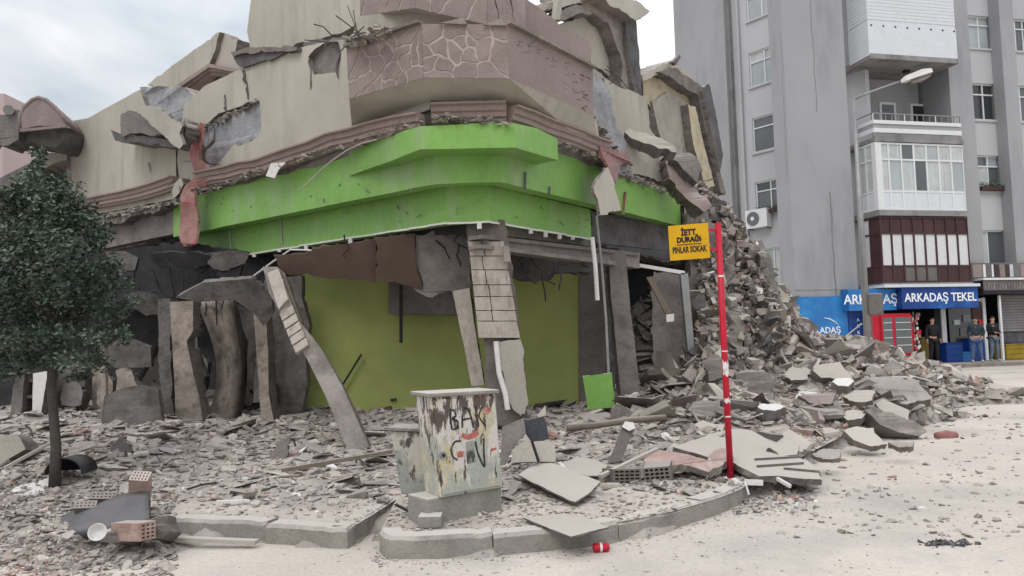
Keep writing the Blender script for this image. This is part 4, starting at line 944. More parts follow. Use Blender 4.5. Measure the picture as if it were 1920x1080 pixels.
for (x,y0,y1,w_) in ((1557,360,560,.03),(1462,60,330,.02),(1520,0,210,.015)):
    u_0 = uF(x,y0,PW+.01); mb = MB(); z0_ = FF.uz(x,y1,PW+.01)[1]; z1_ = FF.uz(x,y0,PW+.01)[1]; rq = random.Random(x)
    mb.tube([FF.P(u_0+rq.uniform(-.03,.03),PW+.015,z1_+(z0_-z1_)*k_/8) for k_ in range(9)], w_*.6, 5); mb.build('wall_cable', M['b2d'], B2r)
# ---- balconies on the bay
bu0, bu1 = uF(1606,330,0), uF(1806,330,1.1)
BW = 1.15
def slabz(z0,z1,mt=M['b2d'],w=BW+.06,name='balcony_slab'): return bx(FF,name,mt,B2r,bu0-.0,bu1+.03,-1.2,w,z0,z1)
sA = slabz(6.0,6.22); sB = slabz(8.95,9.12); sC = slabz(12.3,12.5); slabz(3.2,3.34)
def enclosed(name, z0, z1, zp, zh, n, side_n, fmt, panel, panes, label, toprows=None, w=BW):
    """glazed balcony: panel band to zp, lights zp..zh, top band to z1"""
    r_ = bx(FF,name,fmt,B2r, bu0+.02,bu1,w-.07,w, zp-.04,zp+.04); r_['label'] = label
    mb = MB()
    U = [bu0+.02+(bu1-bu0-.02)*i/n for i in range(n+1)]
    for u in U: FF.box(mb, max(bu0+.02,u-.035),min(bu1,u+.035),w-.06,w+.01,z0,z1)
    for z in (zh, z1-.04, z0+.04)+((toprows,) if toprows else ()): FF.box(mb,bu0+.02,bu1,w-.055,w+.015,z-.035,z+.035)
    Wd = [w*i/side_n for i in range(side_n+1)]
    for q_ in Wd: FF.box(mb, bu0,bu0+.06,q_-.035,q_+.035,z0,z1)
    for z in (zp, zh, z1-.04, z0+.04): FF.box(mb,bu0-.005,bu0+.055,0,w,z-.035,z+.035)
    mb.build('window_frame', fmt, r_)
    rr = random.Random(len(label))
    for i in range(n):
        for (a,b) in ((zp+.03,zh-.03),(zh+.03,z1-.05)):
            bx(FF,'pane',panes[(i*2+(a>zp+.1))%len(panes)],r_,U[i]+.04,U[i+1]-.04,w-.035,w-.025,a,b)
        bx(FF,'panel',panel[i%len(panel)],r_,U[i]+.012,U[i+1]-.012,w-.04,w-.018,z0,zp-.03)
    for i in range(side_n):
        for (a,b) in ((zp+.03,zh-.03),(zh+.03,z1-.05)): bx(FF,'pane',panes[i%len(panes)],r_,bu0+.02,bu0+.03,Wd[i]+.03,Wd[i+1]-.03,a,b)
        bx(FF,'panel',panel[0],r_,bu0+.012,bu0+.035,Wd[i]+.01,Wd[i+1]-.03,z0,zp-.03)
    return r_
enclosed('glazed_balcony', 6.22, 8.93, 6.98, 8.25, 7, 2, M['frame'], [M['siding']], [M['curtain'],M['curtain'],M['glass_l'],M['curtain'],M['curtain'],M['glass_m'],M['glass_m'],M['curtain'],M['curtain'],M['glass_l']], 'white framed glazed balcony with curtains')
bx(FF,'corner_post',M['frame'],B2r,bu0-.01,bu0+.28,BW-.2,BW+.03,6.225,8.93)
enclosed('glazed_balcony', 3.34, 5.98, 4.0, 5.3, 8, 2, M['brown'], [M['brown'],M['brown'],M['brown_grey'],M['brown_grey'],M['brown_grey'],M['brown'],M['brown'],M['brown']], [M['curtain_w'],M['brown']], 'maroon boarded balcony with white blinds in narrow windows')
# top: white sided balcony
sd_ = bx(FF,'siding_balcony',M['siding'],B2r,bu0,bu1,0,BW+.02,12.5,17.5); sd_['label'] = 'closed balcony clad in white siding'
for i in range(26):
    z = 13.9+i*.14
    bx(FF,'siding_board',M['siding'],sd_,bu0-.015,bu1+.01,-.0,BW+.035,z,z+.128)
bx(FF,'lower_panel',M['siding'],sd_,bu0-.03,bu1+.02,-.0,BW+.05,12.42,13.75)
for i in range(8):
    u = bu0+.1+(bu1-bu0-.2)*i/7; bx(FF,'bolt',M['dark'],sd_,u,u+.06,BW+.05,BW+.07,13.62,13.68)
# open balcony
rl = bx(FF,'balcony_railing',M['b2d'],B2r,bu0,bu1,BW-.06,BW,9.13,9.3)
for z0,z1 in ((9.32,9.5),(9.68,9.82)):
    bx(FF,'rail_board',M['frame'],rl,bu0,bu1,BW-.03,BW+.02,z0,z1); bx(FF,'rail_board',M['frame'],rl,bu0-.02,bu0+.02,0,BW-.04,z0,z1)
bx(FF,'rail_board',M['b2'],rl,bu0,bu1,BW-.05,BW-.02,9.5,9.68); bx(FF,'rail_board',M['b2'],rl,bu0-.0,bu0+.03,0,BW-.06,9.5,9.68)
bx(FF,'top_rail',M['metal'],rl,bu0,bu1,BW-.03,BW,10.08,10.12); bx(FF,'top_rail',M['metal'],rl,bu0-.01,bu0+.02,0,BW-.03,10.08,10.12)
for i in range(15):
    u = bu0+(bu1-bu0-.03)*i/14; bx(FF,'rail_post',M['metal'] if i%5 else M['frame'],rl,u,u+.03,BW-.03,BW-.005,9.8,10.08)
bx(FF,'balcony_back_wall',M['b2'],B2r,bu0,bu1,-1.2,-1.0,9.12,12.3)
u_ = lambda x: uF(x,200,-1.0)
for a,b in ((1648,1678),(1706,1733)):
    d_ = bx(FF,'balcony_door',M['frame'],B2r,u_(a),u_(b),-1.0,-.95,9.15,11.3); bx(FF,'pane',M['glass_d'],d_,u_(a)+.1,u_(b)-.1,-.95,-.94,9.5,11.2)
bx(FF,'dark_opening',M['glass_d'],B2r,u_(1748),u_(1776),-1.0,-.96,9.15,11.6)
bx(FF,'wall_lamp',M['dark'],B2r,uF(1695,130,.2),uF(1695,130,.2)+.2,.1,.3,12.2,12.3)
# ---- shop front
M['blue'] = mat('bright_blue_sign', (.03,.19,.50), .25, .5, rough=.4, bump=.02, dirt=(.05,.34,.62), dirt_amt=.8, dsc=.5, fine=.02)
M['blue_d'] = mat('deep_blue_sign', (.012,.055,.25), .2, .5, rough=.4, bump=.02, dirt=(.02,.17,.48), dirt_amt=.9, dsc=.6, fine=.02)
M['letter'] = mat('white_lettering', (.85,.87,.9), .02, 1, rough=.6, bump=0, fine=0)
M['black_ink'] = mat('black_lettering', (.02,.012,.015), .1, 1, rough=.6, bump=0, fine=0)
shop_r = empty('corner_shop', (FF.P(0,.4,0).x, FF.P(0,.4,0).y, 0), 'blue corner shop front with dark windows at the foot of the apartment block', 'shop')
shop_r['category'] = 'shop'
su0, su1 = uF(1600,600,.4), uF(1850,600,.4)
bx(FF,'back_wall',M['concrete_dark'],shop_r, p1r, p3r+4, -5, -4.8, 0, 3.1)
bx(FF,'floor',M['concrete_mid'],shop_r, p1r, p3r+1.9, -4.8, PW, .02, .15)
bx(FF,'ceiling',M['concrete_dark'],shop_r, p1r+.01, p3r+1.89, -4.8, PW-.01, 2.9, 3.12)
d0 = uF(1768,640,.3)
bx(FF,'door_frame',M['frame'],shop_r, d0, d0+.22, .2,.3,.15,2.7)
bx(FF,'dark_post',M['dark'],shop_r, d0-.28, d0-.02, .1,.25,.15,2.8)
wa, wb = uF(1783,640,.25), uF(1846,640,.25)
w_ = bx(FF,'shop_window',M['glass_d'],shop_r, wa, wb, .2,.22,.95,2.6)
for (x,y,cx,cz,mt_) in ((1790,560,.5,.25,'frame'),(1805,590,.35,.3,'glass_m'),(1822,575,.6,.5,'brown'),(1800,615,.5,.35,'brown_grey'),(1835,600,.3,.4,'red'),(1788,600,.3,.2,'curtain')):
    u,z = FF.uz(x,y,.25); bx(FF,'window_display',M[mt_],w_,u,u+cx,.225,.26,z-cz,z)
bx(FF,'window_frame',M['frame'],shop_r, wb-.02, wb+.12, .2,.3,.15,2.75)
bx(FF,'window_frame',M['frame'],shop_r, d0+.3, wb, .2,.28,2.6,2.72)
bx(FF,'plinth_wall',M['blue_d'],shop_r, wa, wb-.02, .18,.26,.15,.9)
# neighbour shutter shop
n0, n1 = uF(1880,620,.2), p3r+4
sh = empty('shutter_shop', (FF.P(n0,.3,0).x, FF.P(n0,.3,0).y, 0), 'small shop with a pale roller shutter at the right edge of the picture', 'shop')
rs = bx(FF,'roller_shutter',M['brown_grey'],sh, n0, n1, .1,.14,1.3,2.85)
for i in range(13): bx(FF,'slat',M['b2d'],rs, n0,n1,.14,.16,1.32+i*.115,1.32+i*.115+.09)
bx(FF,'shop_wall',M['concrete_dark'],sh, n0,n1,.0,.08,.15,1.3)
aw0 = uF(1837,560,.9)
bx(FF,'awning_box',M['dark'],sh, aw0, n1, .3,1.1,2.85,3.0)
bx(FF,'awning_valance',M['brown_grey'],sh, aw0, n1, 1.1,1.13,3.0,3.42)
for i in range(22):
    u = aw0+.05+i*.14; bx(FF,'valance_fringe',M['concrete'],sh,u,u+.06,1.135,1.15,3.05,3.2+.12*math.sin(i*1.7)**2)
bx(FF,'awning_top',M['frame'],sh, aw0-.05, n1, .3,1.2,3.42,3.50)
# laundry / picture strip above the awning
lb = empty('picture_banner', (FF.P(aw0,.9,3.5).x, FF.P(aw0,.9,3.5).y, 3.5), 'long strip banner of dark blurred pictures above the shutter shop awning', 'banner')
bx(FF,'backing',M['brown_grey'],lb, aw0-.2, n1, .75,.8,3.52,4.15)
bn = [('pink',.0,.45),('frame',.5,.62),('brown_grey',.64,.9),('frame',.92,1.0),('brown',1.05,1.3),('concrete',1.3,1.55),('brown',1.6,1.8),('curtain',1.8,1.98),('brown_grey',2.0,2.3),('pink',2.35,2.6),('brown',2.6,3.1)]
for m_,a,b in bn: bx(FF,'picture',M[m_],lb, aw0-.15+a, aw0-.15+b, .8,.815,3.56+.05*(a%.2),4.08)
FONTT = None
def text(body, fr_o, ux, uz_, size, mt, root, name='lettering', ext=.004, align='CENTER', sx=1.0, bold=.0, width=None):
    c = bpy.data.curves.new(name, 'FONT'); c.body = body; c.size = size; c.extrude = ext; c.align_x = align; c.align_y = 'CENTER'; c.offset = bold; c.resolution_u = 3
    t_ = bpy.data.objects.new(name, c); COL.objects.link(t_); bpy.context.view_layer.update()
    me = bpy.data.meshes.new_from_object(t_.evaluated_get(bpy.context.evaluated_depsgraph_get())); bpy.data.objects.remove(t_)
    me.name = name; me.materials.clear(); me.materials.append(mt)
    xs_ = [v.co.x for v in me.vertices]; k = sx if width is None else width/(max(xs_)-min(xs_))
    X = Vector(ux).normalized(); Y = Vector(uz_).normalized(); Z = X.cross(Y); o0 = Vector(fr_o)-ROOTLOC[root.name]
    for v in me.vertices: v.co = o0 + X*(v.co.x*k) + Y*v.co.y + Z*v.co.z
    o = bpy.data.objects.new(name, me); COL.objects.link(o); o.parent = root; return o
# signs
def sign_box(name, label, fr, u0,u1,w0,w1,z0,z1, mt, body, size, tu=None, sx=1):
    mb = MB(); fr.box(mb,u0,u1,w0,w1,z0,z1); o = mb.build(name, mt); tag(o, label, 'sign')
    text(body, fr.P(tu if tu is not None else (u0+u1)/2, w1+.008, (z0+z1)/2), fr.u, (0,0,1), size, M['letter'], o, sx=sx, bold=.008); return o
zs = lambda px,py,w: FF.uz(px,py,w)[1]
uA, uB = uF(1591,560,1.0), uF(1680,560,1.0)
sign_box('shop_sign','light blue ARKADAŞ sign box, partly behind the lamp post',FF,uA,uB,.55,1.0,zs(1636,582,1.0),zs(1636,542,1.0),M['blue'],'ARKADAŞ',.52,tu=uF(1633,560,1.0))
uC, uD = uF(1692,560,1.3), uF(1834,560,1.3)
sign_box('shop_sign','deep blue ARKADAŞ TEKEL sign box over the shop door',FF,uB+.02,uD,.55,1.3,zs(1760,578,1.3),zs(1760,538,1.3),M['blue_d'],'ARKADAŞ TEKEL',.47,tu=uF(1764,557,1.3),sx=.92)
bx(FF,'sign_canopy',M['siding'],shop_r, uF(1655,535,1.3), uD+.05, .5,1.4, zs(1760,538,1.3)+.003, zs(1760,534,1.3)+.03)
wp0, wp1 = uF(1491,600,PW+.03), uF(1589,600,PW+.03)
o = tag(bx(FF,'wall_sign',M['blue'],None, wp0,wp1,PW+.005,PW+.05,.6,zs(1540,556,PW+.05)), 'large blue wall panel with white ARKADAŞ lettering, half hidden by rubble', 'sign')
text('ARKADAŞ', FF.P(uF(1543,620,PW+.06),PW+.06,zs(1543,620,PW+.06)), FF.u, (0,0,1), .34, M['letter'], o, bold=.006)
mb = MB(); mb.tube([FF.P(uF(x,y,PW+.06),PW+.06,zs(x,y,PW+.06)) for x,y in ((1545,596),(1556,598),(1566,604),(1573,610))], [.01,.025,.02,.01], 5); mb.build('swoosh_mark', M['letter'], o)
o = tag(bx(FF,'wall_sign',M['blue_d'],None, wp1+.02,uF(1626,620,PW+.06),PW+.005,PW+.07,.3,zs(1610,583,PW+.05)), 'narrow vertical blue panel with white letters beside the red fridge', 'sign')
for i,ch in enumerate('ARKA'): text(ch, FF.P(uF(1610,620,PW+.08),PW+.08,zs(1610,600+i*12,PW+.08)), FF.u, (0,0,1), .2, M['letter'], o)
# ---- red two-door drinks fridge
fu0, fu1 = uF(1640,640,1.2), uF(1712,640,1.2)
fr_ = empty('drinks_fridge', tuple(FF.P(fu0,1.0,.12)), 'tall red two-door drinks fridge with glass doors outside the blue shop', 'fridge')
fz0, fz1 = .15, 2.15
bx(FF,'body',M['red'],fr_, fu0,fu1,.35,1.15,fz0,fz1)
bx(FF,'side_panel',M['red_worn'],fr_, fu0-.02,fu0-.003,.36,1.14,fz0+.1,fz1-.05)
fdiv = uF(1677,640,1.2)
for a,b in ((uF(1657,640,1.2),fdiv-.06),(fdiv+.08,fu1-.05)):
    d_ = bx(FF,'door',M['red'],fr_, a-.07,b+.07,1.155,1.2,.55,fz1-.08); bx(FF,'pane',M['glass_m'],d_,a,b,1.2,1.21,.62,fz1-.16)
    for z in (.9,1.2,1.5,1.78): bx(FF,'shelf',M['frame'],d_,a+.02,b-.02,1.212,1.225,z,z+.025)
text('EVR', FF.P(fu0+.18,1.165,1.0), FF.u, (0,0,1), .22, M['letter'], fr_)
for i in range(5): bx(FF,'vent_slat',M['red'],fr_, fu0+.3,fu1+.02+.02*i,1.16,1.32+.05*(4-i),.16+i*.075,.2+i*.075)
# hanging snack strips beside the fridge
sn = empty('snack_stand', tuple(FF.P(fu1+.15,1.0,.15)), 'stand hung with small red and white snack packets beside the red fridge', 'stand')
bx(FF,'pole',M['metal'],sn, fu1+.24,fu1+.28,.95,1.0,.15,2.2)
rr = random.Random(3)
for i in range(34):
    u = fu1+.06+rr.random()*.36; z = .65+rr.random()*1.4; bx(FF,'packet',[M['red_worn'],M['white'],M['red'],M['plaster_lt']][i%4],sn,u,u+.08,1.0+rr.random()*.08,1.02+rr.random()*.08+.03,z,z+.12)
bx(FF,'base_box',M['concrete'],sn,fu1+.1,fu1+.42,.85,1.15,.15,.5)
# blue folded panels, crates, tables
def crate(name, label, cat, x, y, w, du, h, mt, dd=.5, slats=True):
    u = uF(x, y, w); z0 = .15; r_ = empty(name, tuple(FF.P(u,w,z0)), label, cat)
    bx(FF,'body',mt,r_,u,u+du,w-dd,w,z0,z0+h)
    if slats:
        for i in range(3): bx(FF,'slat',mt,r_,u-.01,u+du+.01,w+.002,w+.02,z0+.05+h*i/3,z0+h*(i+.7)/3)
    bx(FF,'rim',mt,r_,u-.02,u+du+.02,w-dd-.02,w+.03,z0+h+.003,z0+h+.04); return r_
crate('folding_chair_stack','stack of blue plastic crates left of the shop window','crate',1776,680,.75,.75,.75,M['blue_d'])
crate('display_crate','bright blue low box under the shop window','crate',1798,685,.7,.7,.35,M['blue'])
crate('display_crate','dark blue box behind the man in jeans','crate',1820,685,.55,.5,.9,M['blue_d'])
crate('display_crate','ochre box with a blue top in front of the shutter shop','crate',1888,675,.7,1.1,.62,mat('ochre_board',(.32,.23,.03),.2,2),.6)
crate('display_crate','blue box on the ochre box by the shutter shop','crate',1895,640,.65,.7,.01,M['blue_d'],.5,False).location.z += .66
crate('display_crate','ochre box just left of the man dressed in black','crate',1730,690,.5,.45,1.0,mat('dull_ochre',(.22,.18,.05),.2,2),.4,False)
bx_p = tag(bx(FF,'umbrella_pole',M['frame'],None,uF(1876,620,.9),uF(1876,620,.9)+.09,.85,.93,.15,2.8),'slim white pole standing right of the two men at the shop','pole')
# shop pavement
sp_ = MB(); sp_.add([FF.P(p1l-2,4.0,.012),FF.P(p3r+12,2.6,.012),FF.P(p3r+12,-6,.012),FF.P(p1l-2,-6,.012)],[(0,1,2,3)])
sp_ = MB(); FF.box(sp_, p1l-2, p3r+14, -6, 2.0, 0, .14); tag(sp_.build('shop_pavement', M['concrete']), kind='structure')
# air conditioner and flower boxes
ac = empty('air_conditioner', tuple(SS.P(uS(1402,415),.3,6)), 'white air conditioner unit on the side wall of the apartment block, above the rubble', 'air conditioner')
u,z = SS.uz(1400,430,.35); 
bx(SS,'body',M['frame'],ac,u,u+1.15,.05,.42,z,z+.85); mb = MB(); c = SS.P(u+.42,.43,z+.43); mb.tube([c, c+SS.w*.03], .32, 20); mb.build('fan_grille', M['glass_m'], ac)
mb = MB(); mb.tube([c+SS.w*.03, c+SS.w*.05], .1, 12); mb.build('fan_hub', M['frame'], ac)
bx(SS,'bracket',M['metal'],ac,u+.1,u+.15,0,.4,z-.06,z); bx(SS,'bracket',M['metal'],ac,u+1.0,u+1.05,0,.4,z-.06,z)
M['leaf'] = mat('dark_glossy_leaf', (.046,.072,.046), .4, 6, rough=.45, bump=.1, fine=0, tint=0, spec=.5)
M['leaf2'] = mat('grey_green_leaf', (.115,.155,.105), .4, 6, rough=.45, bump=.1, fine=0, spec=.5)
def leaves(mb, c, rad, n, s, r, mi=(0,)):
    for i in range(n):
        p = Vector((r.gauss(0,1), r.gauss(0,1), r.gauss(0,1)*.8)); p = p.normalized()*r.random()**.4
        p = Vector((p.x*rad[0], p.y*rad[1], p.z*rad[2]))+c; a = Vector((r.gauss(0,1),r.gauss(0,1),r.gauss(0,.6))).normalized()*s*r.uniform(.6,1.2); b = a.cross(Vector((r.gauss(0,1),r.gauss(0,1),r.gauss(0,1)))).normalized()*s*.42
        mb.add([p-a, p+b, p+a, p-b], [(0,1,2,3)], r.choice(mi))
def flowerbox(fr, u, z, w, label, wd):
    r_ = empty('flower_box', tuple(fr.P(u,w,z)), label, 'flower box'); bx(fr,'trough',M['brown'],r_,u,u+wd,w+.02,w+.22,z,z+.16)
    mb = MB(); r = random.Random(int(u*10)); 
    for k in range(4): leaves(mb, fr.P(u+wd*(k+.5)/4,w+.12,z+.22), (.22,.12,.16), 70, .05, r, (0,1))
    tag(mb.build('plant', [M['leaf'],M['leaf2']], r_), kind='stuff'); return r_
flowerbox(SS, wsu0+.05, 7.0, .05, 'brown flower trough with green plants on a side window sill', 1.8)
flowerbox(FF, wu0+.5, 7.3, .0, 'small trough of dark plants on a right-hand window sill', 1.3)
# ---------------------------------------------------------------- street lamp
Yp = 24.0
base = at(1634,690,Yp); topp = at(1604,186,Yp); topp = Vector((base.x, base.y, topp.z))
base.x = topp.x = at(1615,430,Yp).x
sl = empty('street_lamp', (base.x, base.y, 0), 'tall grey street lamp post with a long arm and flat white head before the shop', 'street lamp')
mb = MB(); mb.tube([(base.x,base.y,0),(base.x,base.y,topp.z*.5),(base.x,base.y,topp.z)], [.12,.095,.05], 12); mb.build('pole', M['metal'], sl, smooth=True)
e0 = at(1690,152,Yp-.3); mb = MB(); mb.tube([(base.x,base.y,topp.z-.02), topp.lerp(e0,.25)+Vector((0,0,.03)), topp.lerp(e0,.6)+Vector((0,0,.02)), e0], .035, 8); mb.build('arm', M['metal'], sl, smooth=True)
e1 = at(1746,134,Yp-.5); d = (e1-e0).normalized()
mb = MB(); sd2 = d.cross(Vector((0,0,1))).normalized(); upn = sd2.cross(d)
def ringp(c, w, h0, h1): return [c-sd2*w-upn*h0, c+sd2*w-upn*h0, c+sd2*w*.7+upn*h1, c-sd2*w*.7+upn*h1]
R_ = [ringp(e0-d*.02,.05,.05,.04), ringp(e0+d*.12,.14,.06,.10), ringp(e0.lerp(e1,.7),.19,.07,.14), ringp(e1,.14,.05,.08)]
mb.add([v for q_ in R_ for v in q_], [(i*4+j,i*4+(j+1)%4,(i+1)*4+(j+1)%4,(i+1)*4+j) for i in range(3) for j in range(4)]+[(3,2,1,0),(12,13,14,15)]); mb.build('lamp_head', M['white'], sl, recalc=True)
mb = MB(); R_ = [ringp(e0.lerp(e1,.3)-upn*.12,.08,.05,.05), ringp(e0.lerp(e1,.65)-upn*.14,.13,.07,.06), ringp(e1-d*.06-upn*.11,.08,.03,.05)]
mb.add([v for q_ in R_ for v in q_], [(i*4+j,i*4+(j+1)%4,(i+1)*4+(j+1)%4,(i+1)*4+j) for i in range(2) for j in range(4)]+[(3,2,1,0),(8,9,10,11)]); mb.build('lamp_glass', M['concrete'], sl, recalc=True)
c = at(1641,570,Yp-.15); mb = MB(); mb.box((c.x-.22,c.y-.1,c.z-.36),(c.x+.22,c.y+.1,c.z+.34)); bxo = mb.build('meter_box', M['concrete_mid']); tag(bxo, 'grey box fixed to the street lamp post in front of the shop sign', 'box')
bv = bxo.modifiers.new('b','BEVEL'); bv.width = .05; bv.segments = 3
mb = MB(); mb.tube([at(1613,400,Yp+.1), at(1622,540,Yp+.1), at(1632,620,Yp+.1)], .04, 8); tag(mb.build('thin_post', M['metal']), 'thin grey pole standing close beside the street lamp post', 'pole')
# ---------------------------------------------------------------- bus stop
g0 = G(1370,893,.16); t0 = at(1346,418,g0.y); 
bs = empty('bus_stop_sign', (g0.x,g0.y,.16), 'yellow bus stop plate with black lettering on a tall red pole at the kerb', 'bus stop sign')
mb = MB(); a = Vector((g0.x,g0.y,.10)); b = Vector((t0.x,t0.y,t0.z)); mb.tube([a, a.lerp(b,.5), b], .032, 14); mb.build('pole', M['red'], bs, smooth=True)
ax = (b-a).normalized()
for t,l in ((.44,.10),(.31,.05),(.42,.07),(.79,.02),(.25,.012),(.5,.012)):
    c = a.lerp(b,t); mb = MB(); n = 10; vs = []; r = random.Random(int(t*100))
    for i in range(2):
        for j in range(n): an = -2.6+2.2*j/(n-1); vs.append(c+ax*((i-.5)*l*(1+r.uniform(-.6,.6)))+Vector((math.cos(an),math.sin(an),0))*.0345)
    mb.add(vs, [(j,j+1,n+j+1,n+j) for j in range(n-1)]); mb.build('paint_patch', M['white'], bs)
YS = g0.y-.05
q4 = [at(1253,424,YS+.10), at(1328,418,YS), at(1331,483,YS), at(1256,489,YS+.10)]
X = ((q4[1]-q4[0])+(q4[2]-q4[3])).normalized(); Yv = ((q4[0]-q4[3])+(q4[1]-q4[2])).normalized(); nn = X.cross(Yv).normalized(); Yv = nn.cross(X)
c = sum(q4, Vector())/4; wS = (q4[1]-q4[0]).length/2; hS = (q4[0]-q4[3]).length/2
M['yellow'] = mat('yellow_sign_paint', (.62,.34,.004), .1, 3, rough=.5, bump=.05, fine=.05)
def platebox(mb, c, w, h, d0, d1): mb.hexa([c+X*i*w+Yv*j*h+nn*d0 for i,j in ((-1,-1),(1,-1),(1,1),(-1,1))]+[c+X*i*w+Yv*j*h+nn*d1 for i,j in ((-1,-1),(1,-1),(1,1),(-1,1))])
mb = MB(); platebox(mb, c, wS, hS, -.004, .004); pl_o = mb.build('plate', M['yellow'], bs, recalc=True)
for z in (.6,-.5):
    mb = MB(); mb.bar(c+X*wS*.98+Yv*hS*z, Vector((b.x,b.y,0))*1 + Vector((0,0,(c+Yv*hS*z).z)) + Vector((-.01,0,0)), .02,.02); mb.build('bracket', M['red'], bs)
sk = .0
text('İETT', c+Yv*hS*.53+nn*.006, X, Yv, .083, M['black_ink'], pl_o, ext=.001, bold=.0045, width=.15)
text('DURAĞI', c+Yv*hS*.12+nn*.006, X, Yv, .074, M['black_ink'], pl_o, ext=.001, bold=.0045, width=.26)
text('PINLAR SOKAK', c-Yv*hS*.45+nn*.006, X, Yv, .088, M['black_ink'], pl_o, ext=.001, bold=.003, width=.34)
mb = MB(); platebox(mb, c-Yv*hS*.14, wS*.62, .004, .005, .007); mb.build('underline', M['black_ink'], pl_o, recalc=True)
# ---------------------------------------------------------------- electric cabinet
def peel(name, cols, seed=0):
    m_ = mat(name, cols[0], .12, 3, rough=.65, bump=.4, bscale=40, fine=.1); t = m_.node_tree; N = t.nodes.new; L = t.links.new; p = t.nodes['Principled BSDF']
    src = p.inputs['Base Color'].links[0].from_socket; tc = N('ShaderNodeTexCoord')
    sp_ = N('ShaderNodeSeparateXYZ'); L(tc.outputs['Generated'], sp_.inputs[0])
    for i,(c_, sc, lo, hi, vs, zc) in enumerate(cols[1]):
        mp_ = N('ShaderNodeMapping'); mp_.inputs['Scale'].default_value = (vs[0],vs[1],vs[2]); mp_.inputs['Location'].default_value = (i*3.1+seed,i*1.7,i*.9); L(tc.outputs['Object'], mp_.inputs[0])
        n_ = N('ShaderNodeTexNoise'); n_.inputs['Scale'].default_value = sc; n_.inputs['Detail'].default_value = 7; n_.inputs['Roughness'].default_value = .7; L(mp_.outputs[0], n_.inputs[0])
        ad = N('ShaderNodeMath'); ad.operation = 'MULTIPLY_ADD'; ad.inputs[1].default_value = zc; L(sp_.outputs[2], ad.inputs[0]); L(n_.outputs[0], ad.inputs[2])
        mr = N('ShaderNodeMapRange'); mr.inputs['From Min'].default_value = lo; mr.inputs['From Max'].default_value = hi; L(ad.outputs[0], mr.inputs[0])
        x_ = N('ShaderNodeMix'); x_.data_type = 'RGBA'; L(mr.outputs[0], x_.inputs[0]); L(src, x_.inputs[6]); x_.inputs[7].default_value = (*c_,1); src = x_.outputs[2]
    L(src, p.inputs['Base Color']); return m_
M['peel'] = peel('peeling_painted_steel', ((.40,.42,.37), [((.52,.46,.30),2.2,.50,.56,(1,1,1),.10),((.58,.54,.50),5,.54,.58,(1,1,.45),.10),((.42,.20,.18),3.2,.68,.74,(1,1,.6),.12),((.10,.08,.07),13,.60,.635,(1,1,.3),.10)]))
M['peel2'] = peel('flaking_dark_steel', ((.30,.31,.28), [((.45,.42,.36),5,.50,.56,(1,1,.5),0),((.07,.065,.06),9,.52,.58,(1,1,.5),0)]), 5)
zc0 = HK
pb = [G(802,985,HK), G(942,955,HK)]; 
e = empty('electric_cabinet', (pb[0].x, pb[0].y, HK), 'paint-peeled street electricity cabinet with black spray graffiti on a concrete plinth', 'electric cabinet')
YC = pb[0].y
fd = Vector((pb[1].x-pb[0].x, pb[1].y-pb[0].y, 0)).normalized(); fn = Vector((fd.y,-fd.x,0))   # outward normal (towards the street)
fn = -fn if fn.y > 0 else fn
W_ = (pb[1]-pb[0]).length
def cbox(mb, o, u0,u1,w0,w1,z0,z1, lean=(0,0), mi=0):
    def P(u,w,z): return o+fd*(u+lean[0]*z)+fn*(w+lean[1]*z)+Vector((0,0,z))
    mb.hexa([P(u0,w1,z0),P(u1,w1,z0),P(u1,w0,z0),P(u0,w0,z0),P(u0,w1,z1),P(u1,w1,z1),P(u1,w0,z1),P(u0,w0,z1)], mi); return P
O = Vector((pb[0].x,pb[0].y,HK))
def bev(o, w=.008, s=2): m_ = o.modifiers.new('bevel','BEVEL'); m_.width = w; m_.segments = s; m_.limit_method = 'ANGLE'; return o
mb = MB(); cbox(mb,O,0,W_,-.30,0,-.02,.20); bev(mb.build('plinth', M['kerb'], e), .015)
# cabinet corners measured on a vertical face, leaning a little to the left
cpl = Plane(O+fn*.03, fn)
c00, c10, c11, c01 = cpl.hit(826,934), cpl.hit(942,914), cpl.hit(929,737), cpl.hit(806,744)
back = -fn*.30+fd*.05
lf = -fn*.40-fd*.0
vsx = [c00,c10,c10+back,c00+back,c01,c11,c11+back,c01+back]
mb = MB(); mb.hexa(vsx); bev(mb.build('body', M['peel'], e, recalc=True), .01)
def face(u,v,d=0): return (c00*(1-u)+c10*u)*(1-v)+(c01*(1-u)+c11*u)*v + fn*d
mb = MB(); mb.hexa([face(.03,.03,.001),face(.97,.03,.001),face(.97,.03,.012),face(.03,.03,.012),face(.03,.97,.001),face(.97,.97,.001),face(.97,.97,.012),face(.03,.97,.012)]); door = bev(mb.build('door', M['peel'], e, recalc=True), .004)
mb = MB(); ov = .03
for_top = [c01-fd*ov+fn*ov, c11+fd*ov*.7+fn*ov, c11+fd*ov*.7+back-fn*ov, c01-fd*ov+back-fn*ov]
mb.hexa([p-Vector((0,0,.004)) for p in for_top]+[p+Vector((0,0,.03)) for p in for_top]); bev(mb.build('lid', M['kerb'], e, recalc=True), .01)
mb = MB(); mb.tube([face(.08,.42,.012),face(.08,.42,.03)], .028, 16); lk = mb.build('lock', M['metal'], door)
mb = MB(); mb.tube([face(.08,.42,.03),face(.08,.42,.036)], .014, 10); mb.build('keyhole', M['dark'], lk)
M['spray'] = mat('black_spray_paint', (.035,.032,.032), .5, 12, rough=.8, bump=.1, dirt=(.22,.2,.17), dirt_amt=.7, dsc=14)
M['spray_r'] = mat('red_spray_paint', (.42,.13,.11), .3, 12, rough=.8, bump=.1, dirt=(.45,.38,.3), dirt_amt=.7, dsc=14)
